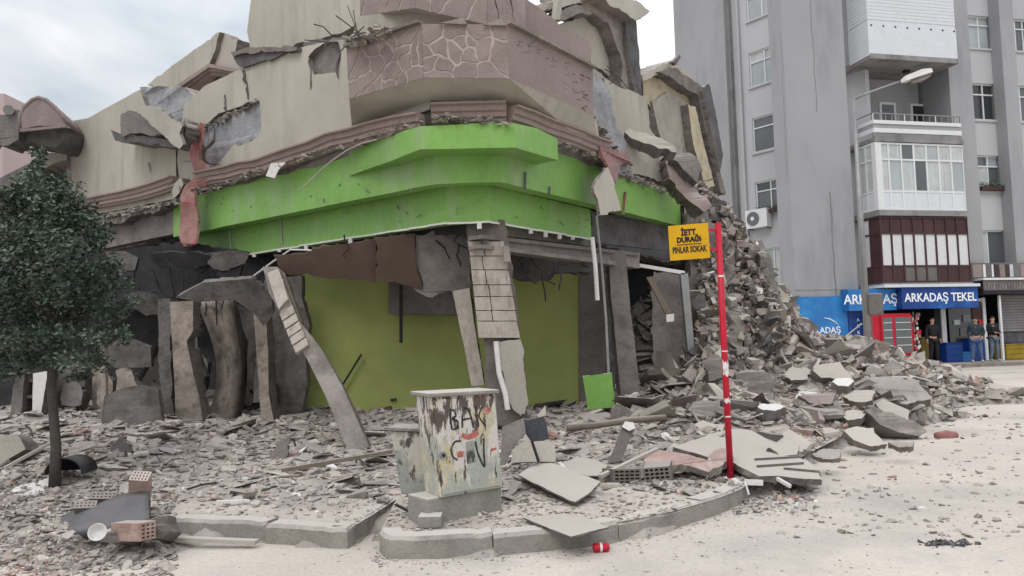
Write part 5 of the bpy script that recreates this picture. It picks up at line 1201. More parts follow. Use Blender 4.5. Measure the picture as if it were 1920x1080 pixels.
def stroke(pts, w, mt=M['spray'], name='graffiti'):
    P2_ = [face(u,v,.0145) for u,v in pts]; mb = MB(); nfw = fn; L_ = []; R2 = []
    # smooth
    Q = []
    for i in range(len(P2_)-1):
        for k in range(4): Q.append(P2_[i].lerp(P2_[i+1], k/4))
    Q.append(P2_[-1]); Q = [Q[0]]+[(Q[i-1]+Q[i]*2+Q[i+1])/4 for i in range(1,len(Q)-1)]+[Q[-1]]
    r = random.Random(len(pts))
    for i,p in enumerate(Q):
        t = (Q[min(i+1,len(Q)-1)]-Q[max(0,i-1)]).normalized(); s = t.cross(nfw).normalized()*w*.5*r.uniform(.8,1.15); L_.append(p+s); R2.append(p-s)
    n_ = len(Q); vs = L_+R2+[p-nfw*.002 for p in L_+R2]
    mb.add(vs, [(i,i+1,n_+i+1,n_+i) for i in range(n_-1)]+[(i,2*n_+i,2*n_+i+1,i+1) for i in range(n_-1)]+[(n_+i,n_+i+1,3*n_+i+1,3*n_+i) for i in range(n_-1)])
    return mb.build(name, mt, door)
stroke([(.26,.66),(.25,.76),(.26,.86),(.33,.85),(.34,.79),(.27,.77),(.36,.74),(.35,.67),(.27,.66)], .020)
stroke([(.42,.67),(.43,.78),(.47,.87),(.53,.86),(.57,.77),(.59,.66)], .018); stroke([(.44,.75),(.58,.76)], .016)
stroke([(.65,.88),(.66,.78),(.67,.66)], .018); stroke([(.76,.88),(.68,.77),(.79,.66)], .016)
stroke([(.38,.54),(.28,.54),(.22,.47),(.23,.39),(.30,.35)], .014); stroke([(.60,.52),(.62,.40),(.68,.28),(.72,.24),(.72,.40),(.74,.54)], .018)
stroke([(.40,.60),(.47,.57),(.56,.575),(.66,.61)], .045, M['spray_r']); stroke([(.30,.40),(.36,.41),(.40,.40)], .05, M['spray_r']); stroke([(.76,.84),(.82,.80),(.88,.84)], .04, M['spray_r'])
stroke([(.84,.41),(.93,.42)], .02, M['spray_r'])
mb = MB(); pq = [face(.44,.30,.0135),face(.58,.31,.0135),face(.57,.53,.0135),face(.45,.52,.0135)]; mb.add(pq+[p+fn*.001 for p in pq],[(4,5,6,7),(0,1,5,4),(1,2,6,5),(2,3,7,6),(3,0,4,7)]); st = mb.build('torn_sticker', M['peel2'], door)
# side box, left
sO = G(758,932,HK); 
e2 = empty('side_cabinet', (sO.x, sO.y, HK), 'lower narrow flaking grey cabinet just left of the graffiti cabinet', 'electric cabinet')
Y2 = YC+.42; sp2 = yplane(Y2)
mb = MB(); a0,b0_,b1v,a1v = sp2.hit(752,926), sp2.hit(800,936), sp2.hit(795,810), sp2.hit(732,808); bk = Vector((.02,.30,0))
mb.hexa([a0,b0_,b0_+bk,a0+bk,a1v,b1v,b1v+bk,a1v+bk]); bev(mb.build('body', M['peel2'], e2, recalc=True), .01)
mb = MB(); o1 = Vector((-.02,-.02,.003)); mb.hexa([a1v+o1,b1v+o1,b1v+bk+o1,a1v+bk+o1]+[p+Vector((0,0,.03)) for p in (a1v+o1,b1v+o1,b1v+bk+o1,a1v+bk+o1)]); bev(mb.build('lid', M['concrete'], e2, recalc=True), .008)
mb = MB(); mb.box((a0.x+.05,Y2+.05,HK-.02),(a0.x+.3,Y2+.28,a0.z+.02)); mb.build('foot', M['dark'], e2)
# ---------------------------------------------------------------- hollow bricks
M['brick_dusty'] = mat('dusty_clay_brick', (.36,.245,.21), .25, 5, bump=.9, bscale=30, dirt=(.42,.37,.33), dirt_amt=.85, dust=.6, dsc=5)
def hollow_brick(label, c, rot, size=(.24,.19,.135), holes=(5,4), mt='brick_dusty', broken=False, group=None):
    w,d,h = size; mb = MB(); nx_,nz_ = holes; t = .017
    xs = [0]; 
    for i in range(nx_): xs += [xs[-1]+t, xs[-1]+t+(w-t*(nx_+1))/nx_]
    xs.append(w); zs_ = [0]
    for i in range(nz_): zs_ += [zs_[-1]+t, zs_[-1]+t+(h-t*(nz_+1))/nz_]
    zs_.append(h); f = []
    for i in range(len(xs)-1):
        for j in range(len(zs_)-1):
            x0,x1,z0,z1 = xs[i],xs[i+1],zs_[j],zs_[j+1]
            if i%2 == 1 and j%2 == 1:
                dd = d*.7; mb.add([(x0,0,z0),(x1,0,z0),(x1,0,z1),(x0,0,z1),(x0,dd,z0),(x1,dd,z0),(x1,dd,z1),(x0,dd,z1)], [(0,4,5,1),(1,5,6,2),(2,6,7,3),(3,7,4,0),(4,7,6,5)], 1)
            else: mb.add([(x0,0,z0),(x1,0,z0),(x1,0,z1),(x0,0,z1)], [(0,1,2,3)])
    mb.add([(0,0,0),(w,0,0),(w,d,0),(0,d,0),(0,0,h),(w,0,h),(w,d,h),(0,d,h)], [(3,2,1,0),(4,5,6,7),(1,2,6,5),(2,3,7,6),(3,0,4,7)])
    v = [(x-w/2,y-d/2,z-h/2) for x,y,z in mb.v]; me = bpy.data.meshes.new('hollow_brick'); me.from_pydata(v,[],mb.f)
    me.materials.append(M[mt]); me.materials.append(M['brick_in']); me.polygons.foreach_set('material_index', mb.m)
    o = bpy.data.objects.new('hollow_brick', me); COL.objects.link(o); o.location = c; o.rotation_euler = [math.radians(a) for a in rot]; return tag(o, label, 'brick', group)
hollow_brick('red hollow brick lying on the rubble near the road, holes facing right', at(1508,817,10.4), (4,3,52), size=(.30,.30,.19))
hollow_brick('broken dusty hollow brick, left of two under the big cream slab edge', at(1165,893,7.5), (-6,4,20), mt='plaster_core', size=(.30,.24,.15))
hollow_brick('broken dusty hollow brick, right of two under the big cream slab edge', at(1235,886,7.55), (5,-6,-18), mt='plaster_core', size=(.26,.24,.17))
hollow_brick('dusty hollow brick behind the red-edged slab, right of the red pole', at(1443,822,9.2), (4,8,30), mt='plaster_core', size=(.22,.22,.13))
hollow_brick('pinkish hollow brick standing up on the dark sheet at the left', at(263,915,6.55), (-62,8,12), size=(.15,.26,.13), holes=(5,3))
hollow_brick('red hollow brick in the broken wall lump at the bottom left', at(250,995,5.75), (-5,3,62), size=(.13,.34,.13), holes=(3,4))
hollow_brick('grey hollow brick lodged on the slope of the dark sheet, upper one', at(196,938,6.5), (-42,5,20), mt='plaster_core', size=(.2,.16,.07), holes=(6,2))
hollow_brick('grey hollow brick lodged on the slope of the dark sheet, lower one', at(163,955,6.4), (-42,3,16), mt='plaster_core', size=(.17,.16,.07), holes=(5,2))
# ---------------------------------------------------------------- big slabs and boards on the ground
def gs(name, label, cat, px, z, sx, sy, thick, mats, amp=.012, step=.12, wob=0, group=None, ref=None):
    cx = sum(p[0] for p in px)/len(px); cy = sum(p[1] for p in px)/len(px); c = G(cx, cy, z) if ref is None else at(cx,cy,ref); zz = z if ref is None else c.z
    pl = hplane(c.x, c.y, zz, sx, sy)
    o = slab(name, px, pl, thick, mats, None, amp, step, wob=wob); return tag(o, label, cat, group)
PL_ = [M['plaster_lt'],M['plaster_core']]; CO = [M['concrete'],M['concrete_mid']]
gs('wall_board','large cream board lying between the cabinet and the hollow bricks','board',[(971,890),(1013,863),(1052,873),(1126,903),(1104,925),(1079,941),(1068,938)],.25,.05,.10,.016,PL_,.008)
gs('wall_board','cream board half under the larger board, towards the red pole','board',[(1046,872),(1080,857),(1112,860),(1140,872),(1122,892),(1102,892)],.235,0,.08,.016,PL_,.008)
gs('wall_board','thin cream board jutting over the kerb edge beside the red can','board',[(980,970),(1060,962),(1100,972),(1142,988),(1070,1006)],.185,.02,.03,.014,PL_,.006)
M['red_edge'] = mat('chipped_red_plaster', (.36,.20,.18), .3, 6, bump=.8, dirt=(.48,.42,.38), dirt_amt=.9, dsc=5, dust=.3)
BP = p3(at(1372,866,7.68), at(1538,892,7.5), at(1390,805,9.2))
tag(slab('fallen_slab', [(1262,838),(1372,804),(1408,806),(1440,826),(1520,870),(1538,884),(1541,899),(1500,897),(1470,893),(1424,893),(1398,880),(1372,866),(1330,858)], BP, .06, PL_, None, .012, .1), 'big cream wall slab with grooved moulding, leaning behind the red pole', 'slab')
RP = p3(at(1210,860,7.62), at(1370,862,7.62), at(1290,838,7.9))
tag(slab('fallen_slab', [(1206,846),(1232,838),(1256,842),(1290,850),(1326,860),(1340,836),(1356,830),(1372,840),(1374,856),(1350,872),(1330,878),(1290,870),(1240,868),(1212,864)], RP, .07, [M['red_edge'],M['plaster_core']], None, .02, .06, wob=.12), 'broken slab with a torn red painted edge left of the red pole', 'slab')
for i,(a,b) in enumerate((((1416,861),(1500,856)),((1420,874),(1506,868)),((1470,878),(1536,884)))):
    mb = MB(); pl = BP.off(.012); mb.bar(pl.hit(*a), pl.hit(*b), .02,.02); tag(mb.build('moulding_strip', M['plaster_core']), 'thin raised moulding strip %s on the big cream slab' % ['uppermost','middle','lowest'][i], 'moulding')
scat('rubble_under_slab', 420, lambda r: (lambda g_: (g_.x,g_.y,1))(G(r.uniform(1190,1520), r.uniform(858,905), .2)), .02, .10, 61, .5, .5)
scat('rubble_at_kerb_end', 300, lambda r: (lambda g_: (g_.x,g_.y,1))(G(r.uniform(1375,1530), r.uniform(895,945), .1)), .015, .075, 62, .3, .3, wts=[2,1,5,2,0,0,0,1,3])
gs('concrete_beam_piece','dark leaning concrete bar with a white knob end standing in the rubble','beam',[(1142,866),(1166,866),(1190,800),(1170,798)],.0,0,0,.1,CO,.004,ref=8.2) if False else None
o = slab('leaning_plank', [(1141,868),(1166,864),(1190,802),(1169,796)], yplane(8.0,-.3), .06, [M['concrete_mid'],M['concrete']], None, .006); tag(o,'dark grey plank leaning up out of the rubble behind the cream boards','plank')
o = slab('plaster_lump', [(1166,800),(1172,790),(1188,792),(1192,803),(1180,808)], yplane(7.95,-.3), .06, [M['white'],M['plaster_core']], None, .006); tag(o,'small white plaster lump on the tip of the leaning dark plank','lump')
mb = MB(); mb.tube([at(1062,803,9.6),at(1120,797,9.6),at(1180,788,9.7),at(1248,783,9.8)], .042, 10); tag(mb.build('fallen_pole', M['wood'], smooth=True), 'long grey-brown pole lying level across the rubble under the green square', 'pole')
o = slab('arch_fragment', [(1145,790),(1147,768),(1158,757),(1172,762),(1190,776),(1198,790)], yplane(10.6), .12, [M['plaster_core'],M['concrete']], None, .006); tag(o, 'rounded brownish plaster fragment below the green square panel', 'fragment')
for (nm,lb,px,Y,mt_) in (
    ('leaning_board','dark grey board leaning on the column base behind the graffiti cabinet',[(942,800),(982,784),(986,812),(966,830),(946,872),(938,872)],7.6,M['concrete_mid']),
    ('tile_stack_panel','dark slate panel with pale seams beside the column base',[(984,790),(1020,780),(1030,822),(1000,830),(986,812)],7.7,M['dark_cloth']),
    ('leaning_board','cream board propped against the dark slate panel',[(958,868),(962,842),(990,822),(1006,842),(1010,866)],7.5,M['plaster_lt']),
    ('leaning_board','cream board with a black strip, right of the propped board',[(1000,828),(1040,828),(1042,866),(1008,866)],7.6,M['plaster_lt']),
    ('glass_shard','pale pointed shard sticking up right of the column base',[(1006,780),(1023,760),(1024,774),(1018,786)],7.9,M['plaster_lt'])):
    tag(slab(nm, px, yplane(Y,-.35), .035, [mt_,M['plaster_core']], None, .005), lb, 'board' if 'board' in nm else ('panel' if 'panel' in nm else 'shard'))
mb = MB(); mb.bar(at(997,826,7.35), at(1010,866,7.3), .02,.02); tag(mb.build('black_strip', M['dark']), 'thin black strip lying across the cream propped boards', 'strip')
# forecourt left
for nm,lb,cat_,px,Y,ln,th_,mt_ in (
    ('wall_fragment','pointed grey wall fragment leaning at the foot of the torn wall','fragment',[(498,882),(506,850),(530,822),(544,818),(540,850),(520,884)],8.6,-.3,.05,M['concrete']),
    ('wall_fragment','dark grey fragment stuck upright beside the tree debris','fragment',[(206,840),(224,820),(240,832),(244,862),(214,858)],9.0,-.2,.1,M['concrete_mid']),
    ('cream_box_wall','cream box-like wall corner in the rubble at the left edge','fragment',[(-20,820),(30,814),(48,842),(20,858),(-10,876),(-30,870)],8.3,-.3,.3,M['plaster_lt'])):
    tag(slab(nm, px, yplane(Y,ln), th_, [mt_,M['plaster_core']], None, .01, .1), lb, cat_)
def lath(label, a, b, w, h, mt, name='plank', cat='plank'):
    mb = MB(); mb.bar(a, b, w, h); return tag(mb.build(name, mt), label, cat)
lath('long grey timber lying from the wall fragment towards the narrow cabinet', at(528,882,8.0), at(736,846,8.2), .07,.04, M['wood'])
lath('pale rod slanting through the rubble left of the tree trunk', at(8,878,7.9), at(96,830,8.3), .03,.03, M['plaster_lt'], 'rod','rod')
lath('pale lath lying along the foot of the left kerb', at(290,1008,6.1), at(482,1016,6.0), .07,.03, M['plaster_lt'])
lath('dark rod lying across the driveway gap beside the small cabinet', at(742,946,6.35), at(790,970,6.1), .018,.018, M['dark'], 'rod','rod')
lath('bright white metal bar poking out below the big cream slab, right one', at(1448,892,7.4), at(1482,912,7.2), .028,.03, M['white'], 'metal_bar','bar')
lath('bright white metal bar lying level at the kerb end', at(1396,904,7.25), at(1430,905,7.25), .03,.05, M['white'], 'metal_bar','bar')
lath('thin white metal bar hanging down at the kerb end', at(1396,903,7.22), at(1404,928,7.15), .015,.015, M['white'], 'metal_bar','bar')
lath('pale timber sloping over the hollow bricks', at(1125,893,7.35), at(1232,842,7.9), .05,.03, M['plaster_lt'])
lath('white post standing on the rubble before the red fridge', at(1668,716,15.5), at(1670,692,15.5), .06,.06, M['white'],'post','post')
# rubble slope large pieces
def ysurf(px, py):
    Y = 5.0
    while Y < 20:
        p_ = at(px, py, Y)
        if p_.z < surf(p_.x, p_.y)+.24: return Y
        Y += .06
    return None
def rs_(nm,lb,cat_,px,Y,n,th_,mts,amp=.02,step=.15,wob=.05):
    up_ = n[2]; n = (n[0], n[1], -n[2])
    cx_ = sum(p[0] for p in px)/len(px); cy_ = sum(p[1] for p in px)/len(px)
    if cx_ > 1380 and cy_ > 650 and up_ > .35:
        ys_ = ysurf(cx_, cy_)
        if ys_: Y = ys_-.02
    c_ = at(sum(p[0] for p in px)/len(px), sum(p[1] for p in px)/len(px), Y); tag(slab(nm, px, Plane(c_, n), th_, mts, None, amp, step, wob=wob), lb, cat_)
rs_('fallen_wall','large grey plastered wall sheet lying flat on the rubble near the red fridge','slab',[(1615,708),(1640,706),(1700,710),(1722,716),(1738,735),(1745,748),(1700,758),(1660,752),(1640,732),(1616,726)],13.6,(0,.72,1),.15,[M['concrete'],M['plaster_core']])
rs_('fallen_slab','cream slab chunk with a crack, on top of a grey beam on the right','slab',[(1640,760),(1654,750),(1704,770),(1703,788),(1690,784),(1650,772)],11.3,(-.1,.8,1),.14,PL_,.008)
rs_('concrete_beam_piece','thick grey concrete beam lying down the right side of the rubble','beam',[(1622,770),(1640,760),(1700,786),(1738,808),(1722,818),(1690,812),(1650,796)],11.35,(-.1,1,.5),.35,CO,.015,.15)
rs_('fallen_slab','bright white flat slab top in the middle of the rubble slope','slab',[(1560,716),(1568,710),(1592,709),(1601,716),(1590,726),(1572,724)],13.2,(0,.6,1),.15,[M['white'],M['plaster_core']],.01)
rs_('fallen_slab','cream folded wall piece high on the rubble below the blue panel','slab',[(1524,694),(1545,682),(1575,678),(1592,700),(1602,716),(1570,712),(1540,708)],14.2,(.1,1,.8),.2,PL_)
rs_('fallen_slab','beige squarish wall chunk with a dark underside under the blue panel','slab',[(1520,668),(1530,655),(1560,664),(1572,680),(1552,688),(1524,684)],15.5,(.2,1,.3),.3,[M['plaster'],M['concrete_mid']])
rs_('fallen_slab','grey block sticking up at the right end of the rubble crest','slab',[(1618,676),(1640,668),(1668,678),(1662,700),(1624,694)],15.8,(.1,1,.3),.3,CO)
rs_('fallen_slab','cream tilted piece at the crest beneath the vertical blue panel','slab',[(1574,640),(1594,627),(1606,634),(1600,650),(1578,648)],17.2,(.3,1,.5),.15,PL_)
rs_('fallen_slab','cream topped slab sitting in the lower middle of the rubble slope','slab',[(1420,762),(1430,756),(1462,757),(1474,764),(1455,772),(1432,770)],11.2,(0,.5,1),.16,[M['white'],M['concrete_mid']],.01)
rs_('fallen_slab','cream slab with a notch near the road edge, right of the red brick','slab',[(1582,808),(1600,799),(1638,800),(1650,820),(1664,832),(1630,836),(1600,826)],10.0,(0,.5,1),.08,PL_,.012)
rs_('fallen_slab','narrow cream slab flat on the rubble left of the thick grey beam','slab',[(1574,776),(1600,768),(1620,770),(1616,784),(1590,786)],11.4,(0,.4,1),.1,PL_,.012)
rs_('fallen_wall','rough crumpled concrete lump in the middle of the rubble slope','slab',[(1378,700),(1400,690),(1440,702),(1452,730),(1448,744),(1410,742),(1384,730)],12.6,(0,1,.6),.25,CO,.03,.1,.2)
rs_('fallen_wall','tall grey plastered slab standing on edge against the building side','slab',[(1404,458),(1428,448),(1446,492),(1462,560),(1474,600),(1462,604),(1444,590),(1424,545),(1408,500)],14.6,(-.2,1,.25),.25,[M['concrete_mid'],M['concrete']],.02,.15,.1)
rs_('fallen_wall','dark ribbed slab standing on edge left of the tallest grey slab','slab',[(1372,480),(1398,470),(1412,520),(1430,580),(1440,620),(1410,612),(1388,560)],14.3,(.1,1,.2),.3,[M['concrete_dark'],M['concrete']],.03,.12,.15)
rs_('fallen_wall','grey-brown slab leaning against the building side behind the red pole','slab',[(1322,560),(1360,540),(1386,570),(1392,640),(1370,668),(1336,640)],13.3,(.1,1,.3),.3,[M['concrete'],M['plaster_core']],.03,.12,.15)
rs_('fallen_wall','pinkish wall piece wedged high in the collapse next to the gable','slab',[(1296,350),(1330,352),(1352,378),(1368,420),(1350,440),(1320,400),(1300,378)],14.6,(-.3,1,.3),.25,[M['pink'],M['plaster_core']],.02,.12,.1)
rs_('fallen_beam','cream beam end sliding down above the air conditioner','beam',[(1320,372),(1334,366),(1388,432),(1398,464),(1384,462),(1350,420)],14.4,(-.2,1,.3),.2,PL_,.02,.12,.05)
rs_('fallen_wall','long pale slab strip leaning from the doorway rubble up to the right','slab',[(1284,748),(1296,730),(1320,686),(1314,702),(1296,744)],11.2,(0,1,-.1),.12,PL_,.01,.12)
rs_('fallen_wall','greenish grey crumpled sheet in front of the building side','slab',[(1314,680),(1336,664),(1360,674),(1362,706),(1330,712)],11.8,(.1,1,.5),.12,CO,.02,.1,.1)
rs_('fallen_wall','dark slab edge under the crumpled sheet beside the red pole','slab',[(1290,768),(1300,752),(1352,748),(1360,776),(1310,784)],10.6,(0,1,.7),.2,[M['concrete_mid'],M['concrete']],.02)
rs_('fallen_beam','rough concrete beam sticking out of the upper right facade','beam',[(1172,245),(1182,239),(1222,256),(1264,278),(1268,288),(1240,282),(1200,266)],12.2,(-.2,1,.3),.25,[M['plaster_lt'],M['concrete_mid']],.02,.1,.1)
rs_('fallen_wall','dark broken concrete lump between the facade beam and the gable','slab',[(1256,282),(1292,288),(1318,318),(1312,338),(1280,320),(1258,300)],12.9,(-.2,1,.3),.3,[M['concrete_mid'],M['concrete_dark']],.03,.1,.2)
rs_('fallen_wall','pinkish crushed wall at the end of the green fascia','slab',[(1246,300),(1280,312),(1300,340),(1330,390),(1318,400),(1280,362),(1252,340)],13.0,(-.2,1,.3),.3,[M['pink'],M['plaster_core']],.04,.08,.2)
for i,(x,y,w_,h_,Y,mt_,lb) in enumerate(((1350,640,60,26,13.4,'plaster_lt','cream wall piece jutting from the steep flank behind the worn part of the red pole'),(1455,655,70,22,15,'concrete','grey slab lying level at the foot of the tall grey slab'),(1490,700,60,26,14,'plaster_lt','cream slab in the rubble below and left of the beige squarish chunk'),(1532,745,70,22,12.6,'pink','pinkish slab under the bright white flat slab top'),(1680,712,60,14,14.6,'plaster_lt','long cream plate on the crest just left of the white post'),(1470,840,60,24,9.6,'plaster_lt','cream plate just left of the red hollow brick, by the big slab'),(1550,850,56,20,9.4,'concrete','grey plate at the road edge below the red hollow brick'),(1325,800,70,24,9.6,'plaster_lt','cream plate behind the top of the big slab, left of the red pole'),(1690,830,50,14,10.4,'concrete','grey plate at the road edge below the thick grey beam'),(1610,745,60,20,12.2,'plaster_lt','cream plate below the large flat wall sheet'),(1400,660,50,40,13.6,'pink','pinkish block on the steep flank right of the red pole'),(1300,700,40,30,12.4,'concrete','grey block at the foot of the door jamb'))):
    r = random.Random(i+300); rs_('fallen_slab', lb, 'slab', [(x-w_/2,y+r.uniform(-4,6)),(x-w_*.1,y-h_/2+r.uniform(-3,3)),(x+w_/2,y-h_*.3+r.uniform(-4,4)),(x+w_*.42,y+h_*.4),(x-w_*.1,y+h_/2)], Y, (r.uniform(-.3,.3),r.uniform(.5,1),r.uniform(.6,1.1)), r.uniform(.04,.09), [M[mt_],M['plaster_core']], .015)
# bottom left lump: dark sheet, wall lump
mb = MB(); n = 14; vs = []
for i in range(n+1):
    t = i/n
    for j in range(6):
        s = j/5; x = 75+t*205; yb = 1012-t*34; yt = 992-t*70+18*math.sin(t*3.1)*-1
        y = yb+(yt-yb)*s; Y = 5.9+s*.55+t*.05+noise.noise(Vector((t*3,s*2,0)))*.08; vs.append(at(x+noise.noise(Vector((t*4,s*3,3)))*8, y, Y))
mb.add(vs, [(i*6+j,(i+1)*6+j,(i+1)*6+j+1,i*6+j+1) for i in range(n) for j in range(5)])
o = mb.build('dark_sheet', M['dark_cloth'], smooth=True); md = o.modifiers.new('t','SOLIDIFY'); md.thickness = .05; tag(o,'dark charcoal sheet draped over the rubble heap at the lower left','sheet')
rs_('broken_wall_lump','broken brick wall lump with a cream crust at the foot of the dark sheet','slab',[(196,1004),(250,982),(316,966),(320,996),(300,1010),(240,1016),(200,1018)],5.8,(-.1,1,.35),.2,[M['plaster_core'],M['concrete']],.02,.08,.15)
rs_('fallen_slab','flat cream crust slab over the broken brick wall lump','slab',[(190,1000),(222,984),(312,966),(318,974),(250,994),(205,1008)],5.85,(-.05,.5,1),.03,PL_,.012,.08)
scat('red_brick_rubble', 520, pxsampler(-60,170,960,1080,lambda x,y:1), .02, .09, 66, .45, .4, wts=[4,2,2,1],mats=[M['brick_dusty'],M['concrete'],M['plaster_lt'],M['concrete_mid']])
scat('rubble_heap', 420, lambda r: (lambda g_: (g_.x,g_.y,1))(G(r.uniform(60,330), r.uniform(985,1070), .1)), .03, .13, 67, .3, .4)
# white bowl
c_ = at(184,1000,5.65); mb = MB(); prof = [(.0,-.0),(.05,.0),(.075,.03),(.085,.08),(.08,.082),(.068,.035),(.045,.012),(0,.012)]; n = 20
vs = [(math.cos(2*math.pi*i/n)*r_, math.sin(2*math.pi*i/n)*r_, z_) for r_,z_ in prof for i in range(n)]
mb.add(vs, [(k*n+i,k*n+(i+1)%n,(k+1)*n+(i+1)%n,(k+1)*n+i) for k in range(len(prof)-1) for i in range(n)])
o = mb.build('bowl', M['white'], smooth=True); o.location = c_; o.scale = (.75,.75,.75); o.rotation_euler = (math.radians(68),math.radians(14),.3); tag(o,'small white bowl lying on its side in the rubble at the lower left','bowl')
# black half-round tub
c_ = at(135,880,7.9); mb = MB(); n = 16; vs = []
for k,(r_,d_) in enumerate(((.20,0),(.19,.28),(.0,.29),(.18,.03))): pass
prof = [(.20,0),(.19,.30),(0,.31),(.0,.29),(.17,.28),(.185,0)]
vs = [(math.cos(math.pi*i/n)*r_, y_, math.sin(math.pi*i/n)*r_*.85) for r_,y_ in prof for i in range(n+1)]
mb.add(vs, [(k*(n+1)+i,k*(n+1)+i+1,(k+1)*(n+1)+i+1,(k+1)*(n+1)+i) for k in range(5) for i in range(n)]+[(5*(n+1)+i,5*(n+1)+i+1,i+1,i) for i in range(n)])
o = mb.build('black_tub', M['dark'], smooth=True); o.location = Vector((c_.x,c_.y,.32)); tag(o,'black half-round plastic tub opening towards the viewer beside the tree trunk','tub')
# red can
c_ = G(1127,1026,.035); can = empty('drinks_can', (c_.x,c_.y,0), 'crushed red drinks can lying on the road at the kerb','can')
mb = MB(); dr = Vector((.98,.1,0)).normalized(); zz = Vector((0,0,.034)); cc = Vector((c_.x,c_.y,0))
mb.tube([cc+zz-dr*.06,cc+zz-dr*.052,cc+zz-dr*.02,cc+zz+dr*.02,cc+zz+dr*.05,cc+zz+dr*.058], [.024,.033,.032,.030,.033,.024], 16); mb.build('can_body', M['red'], can, smooth=True)
mb = MB(); mb.tube([cc+zz+dr*.058,cc+zz+dr*.062], .022, 14); mb.build('can_lid', M['metal'], can)
mb = MB(); mb.tube([cc+zz-dr*.012,cc+zz+dr*.006], .0335, 16, cap=False); mb.build('white_band', M['white'], can)
mb = MB(); cc2 = G(1775,817,.03); mb.tube([cc2-Vector((.16,0,0)),cc2,cc2+Vector((.16,.02,0))],[.05,.08,.04],8); tag(mb.build('red_bag', M['red_worn'], smooth=True),'small faded red bundle on the road at the end of the rubble','bundle')
# kerb brick bits by plinth
mb = MB(); c_ = G(815,985,HK); mb.box((c_.x-.12,c_.y-.09,HK),(c_.x+.06,c_.y+.06,HK+.09)); tag(bev(mb.build('small_block', M['kerb'])), 'small concrete block at the left front corner of the cabinet plinth', 'block')
# grey clod heap on the road
scat('clod_heap', 140, lambda r: (lambda g_: (g_.x+r.gauss(0,.10), g_.y+r.gauss(0,.035),1))(G(1783,1020,0)), .02,.065, 91, .5,.5, wts=[1,0,3], mats=[M['concrete'],M['concrete'],M['dark_cloth']])
# ---------------------------------------------------------------- tree on the left
tb = G(102,922,HK); TY = tb.y
tr = empty('street_tree', (tb.x,tb.y,HK), 'small dark-leaved street tree with a slim straight trunk at the left edge', 'tree')
mb = MB(); top = at(100,640,TY); mb.tube([Vector((tb.x,tb.y,.1)),Vector((tb.x+.01,tb.y,.6)),Vector((top.x-.01,tb.y,1.2)),at(98,660,TY),at(92,560,TY),at(85,460,TY),at(76,360,TY)], [.062,.05,.046,.044,.036,.026,.012], 10); mb.build('trunk', M['bark'], tr, smooth=True)
r = random.Random(31); mb = MB(); tips = []
for i in range(46):
    t = r.random(); y0 = 650-t*260; p = at(98-t*20, y0, TY); a = r.uniform(0,6.28); el = r.uniform(.15,1.1); l = r.uniform(.45,1.0)*(1-.35*t)
    d = Vector((math.cos(a)*math.cos(el), math.sin(a)*math.cos(el)*.9, math.sin(el))); q1 = p+d*l*.5+Vector((0,0,-.03)); q2 = p+d*l
    mb.tube([p,q1,q2],[.016,.010,.004],5); tips.append((q1,q2))
mb.build('limbs', M['bark'], tr)
mb = MB()
# clumps: ellipsoids spread over the crown, measured in metres round its centre
clumps = [(66,300,.07,.13),(68,335,.2,.14),(20,372,.2,.12),(150,398,.14,.1),(195,440,.12,.1),(120,360,.12,.1),(100,350,.14,.12),(45,372,.2,.12),(90,392,.22,.13),(135,378,.12,.09),(20,408,.2,.12),(70,425,.3,.15),(130,425,.2,.12),(165,412,.12,.08),(-10,445,.25,.14),(45,462,.3,.14),(110,460,.3,.14),(168,462,.2,.11),(-30,490,.3,.15),(30,505,.32,.15),(90,500,.32,.15),(150,505,.25,.12),(205,498,.14,.08),(-10,540,.32,.14),(55,548,.34,.14),(120,545,.32,.14),(185,545,.2,.12),(225,535,.12,.08),(-40,585,.3,.13),(20,592,.34,.13),(85,590,.36,.13),(150,590,.28,.12),(210,585,.16,.09),(-20,632,.3,.12),(45,636,.32,.12),(110,634,.32,.12),(172,630,.22,.11),(222,625,.10,.07),(0,672,.26,.10),(60,676,.26,.09),(125,672,.26,.09),(180,672,.16,.08),(150,700,.12,.05),(20,700,.14,.05),(-60,540,.3,.25),(-70,620,.3,.2)]
for (x,y,rx,rz) in clumps:
    for k in range(3):
        c_ = at(x+r.uniform(-14,14), y+r.uniform(-10,10), TY+r.uniform(-.55,.55)*min(1,rx*3)); leaves(mb, c_, (rx*.85,rx*.85,rz*1.25), int(900*rx*rz*5)+14, .034, r, r.choice([(0,),(0,0,1),(0,1),(2,0)]))
for q1,q2 in tips: leaves(mb, q2, (.10,.10,.10), 40, .026, r, (0,0,1))
for i in range(14): p = at(60+i*1.5+r.uniform(-6,6), 278+i*4.5, TY); leaves(mb, p, (.03,.03,.03), 7, .03, r, (0,1))
M['leaf_dk'] = mat('deep_green_leaf', (.018,.034,.022), .4, 6, rough=.45, bump=.1, fine=0, spec=.5)
tag(mb.build('crown', [M['leaf'],M['leaf2'],M['leaf_dk']], tr), kind='stuff')
# small green shrub bottom-left of crown
mb = MB(); M['leaf3'] = mat('yellow_green_leaf', (.13,.17,.05), .4, 6, rough=.5, bump=.1, fine=0)
for x,y in ((5,400),(-15,430),(20,440),(-30,470)): leaves(mb, at(x,y,9.5), (.35,.3,.28), 260, .035, r, (0,))
sh_ = empty('shrub', tuple(at(-10,700,9.5)), 'yellow-green foliage of another tree at the left edge behind the dark tree', 'tree'); tag(mb.build('crown', M['leaf3'], sh_), kind='stuff')
mb = MB(); a_ = at(-10,480,9.5); mb.tube([(a_.x,a_.y,0),(a_.x,a_.y,a_.z)], [.06,.03], 8); mb.build('trunk', M['bark'], sh_)
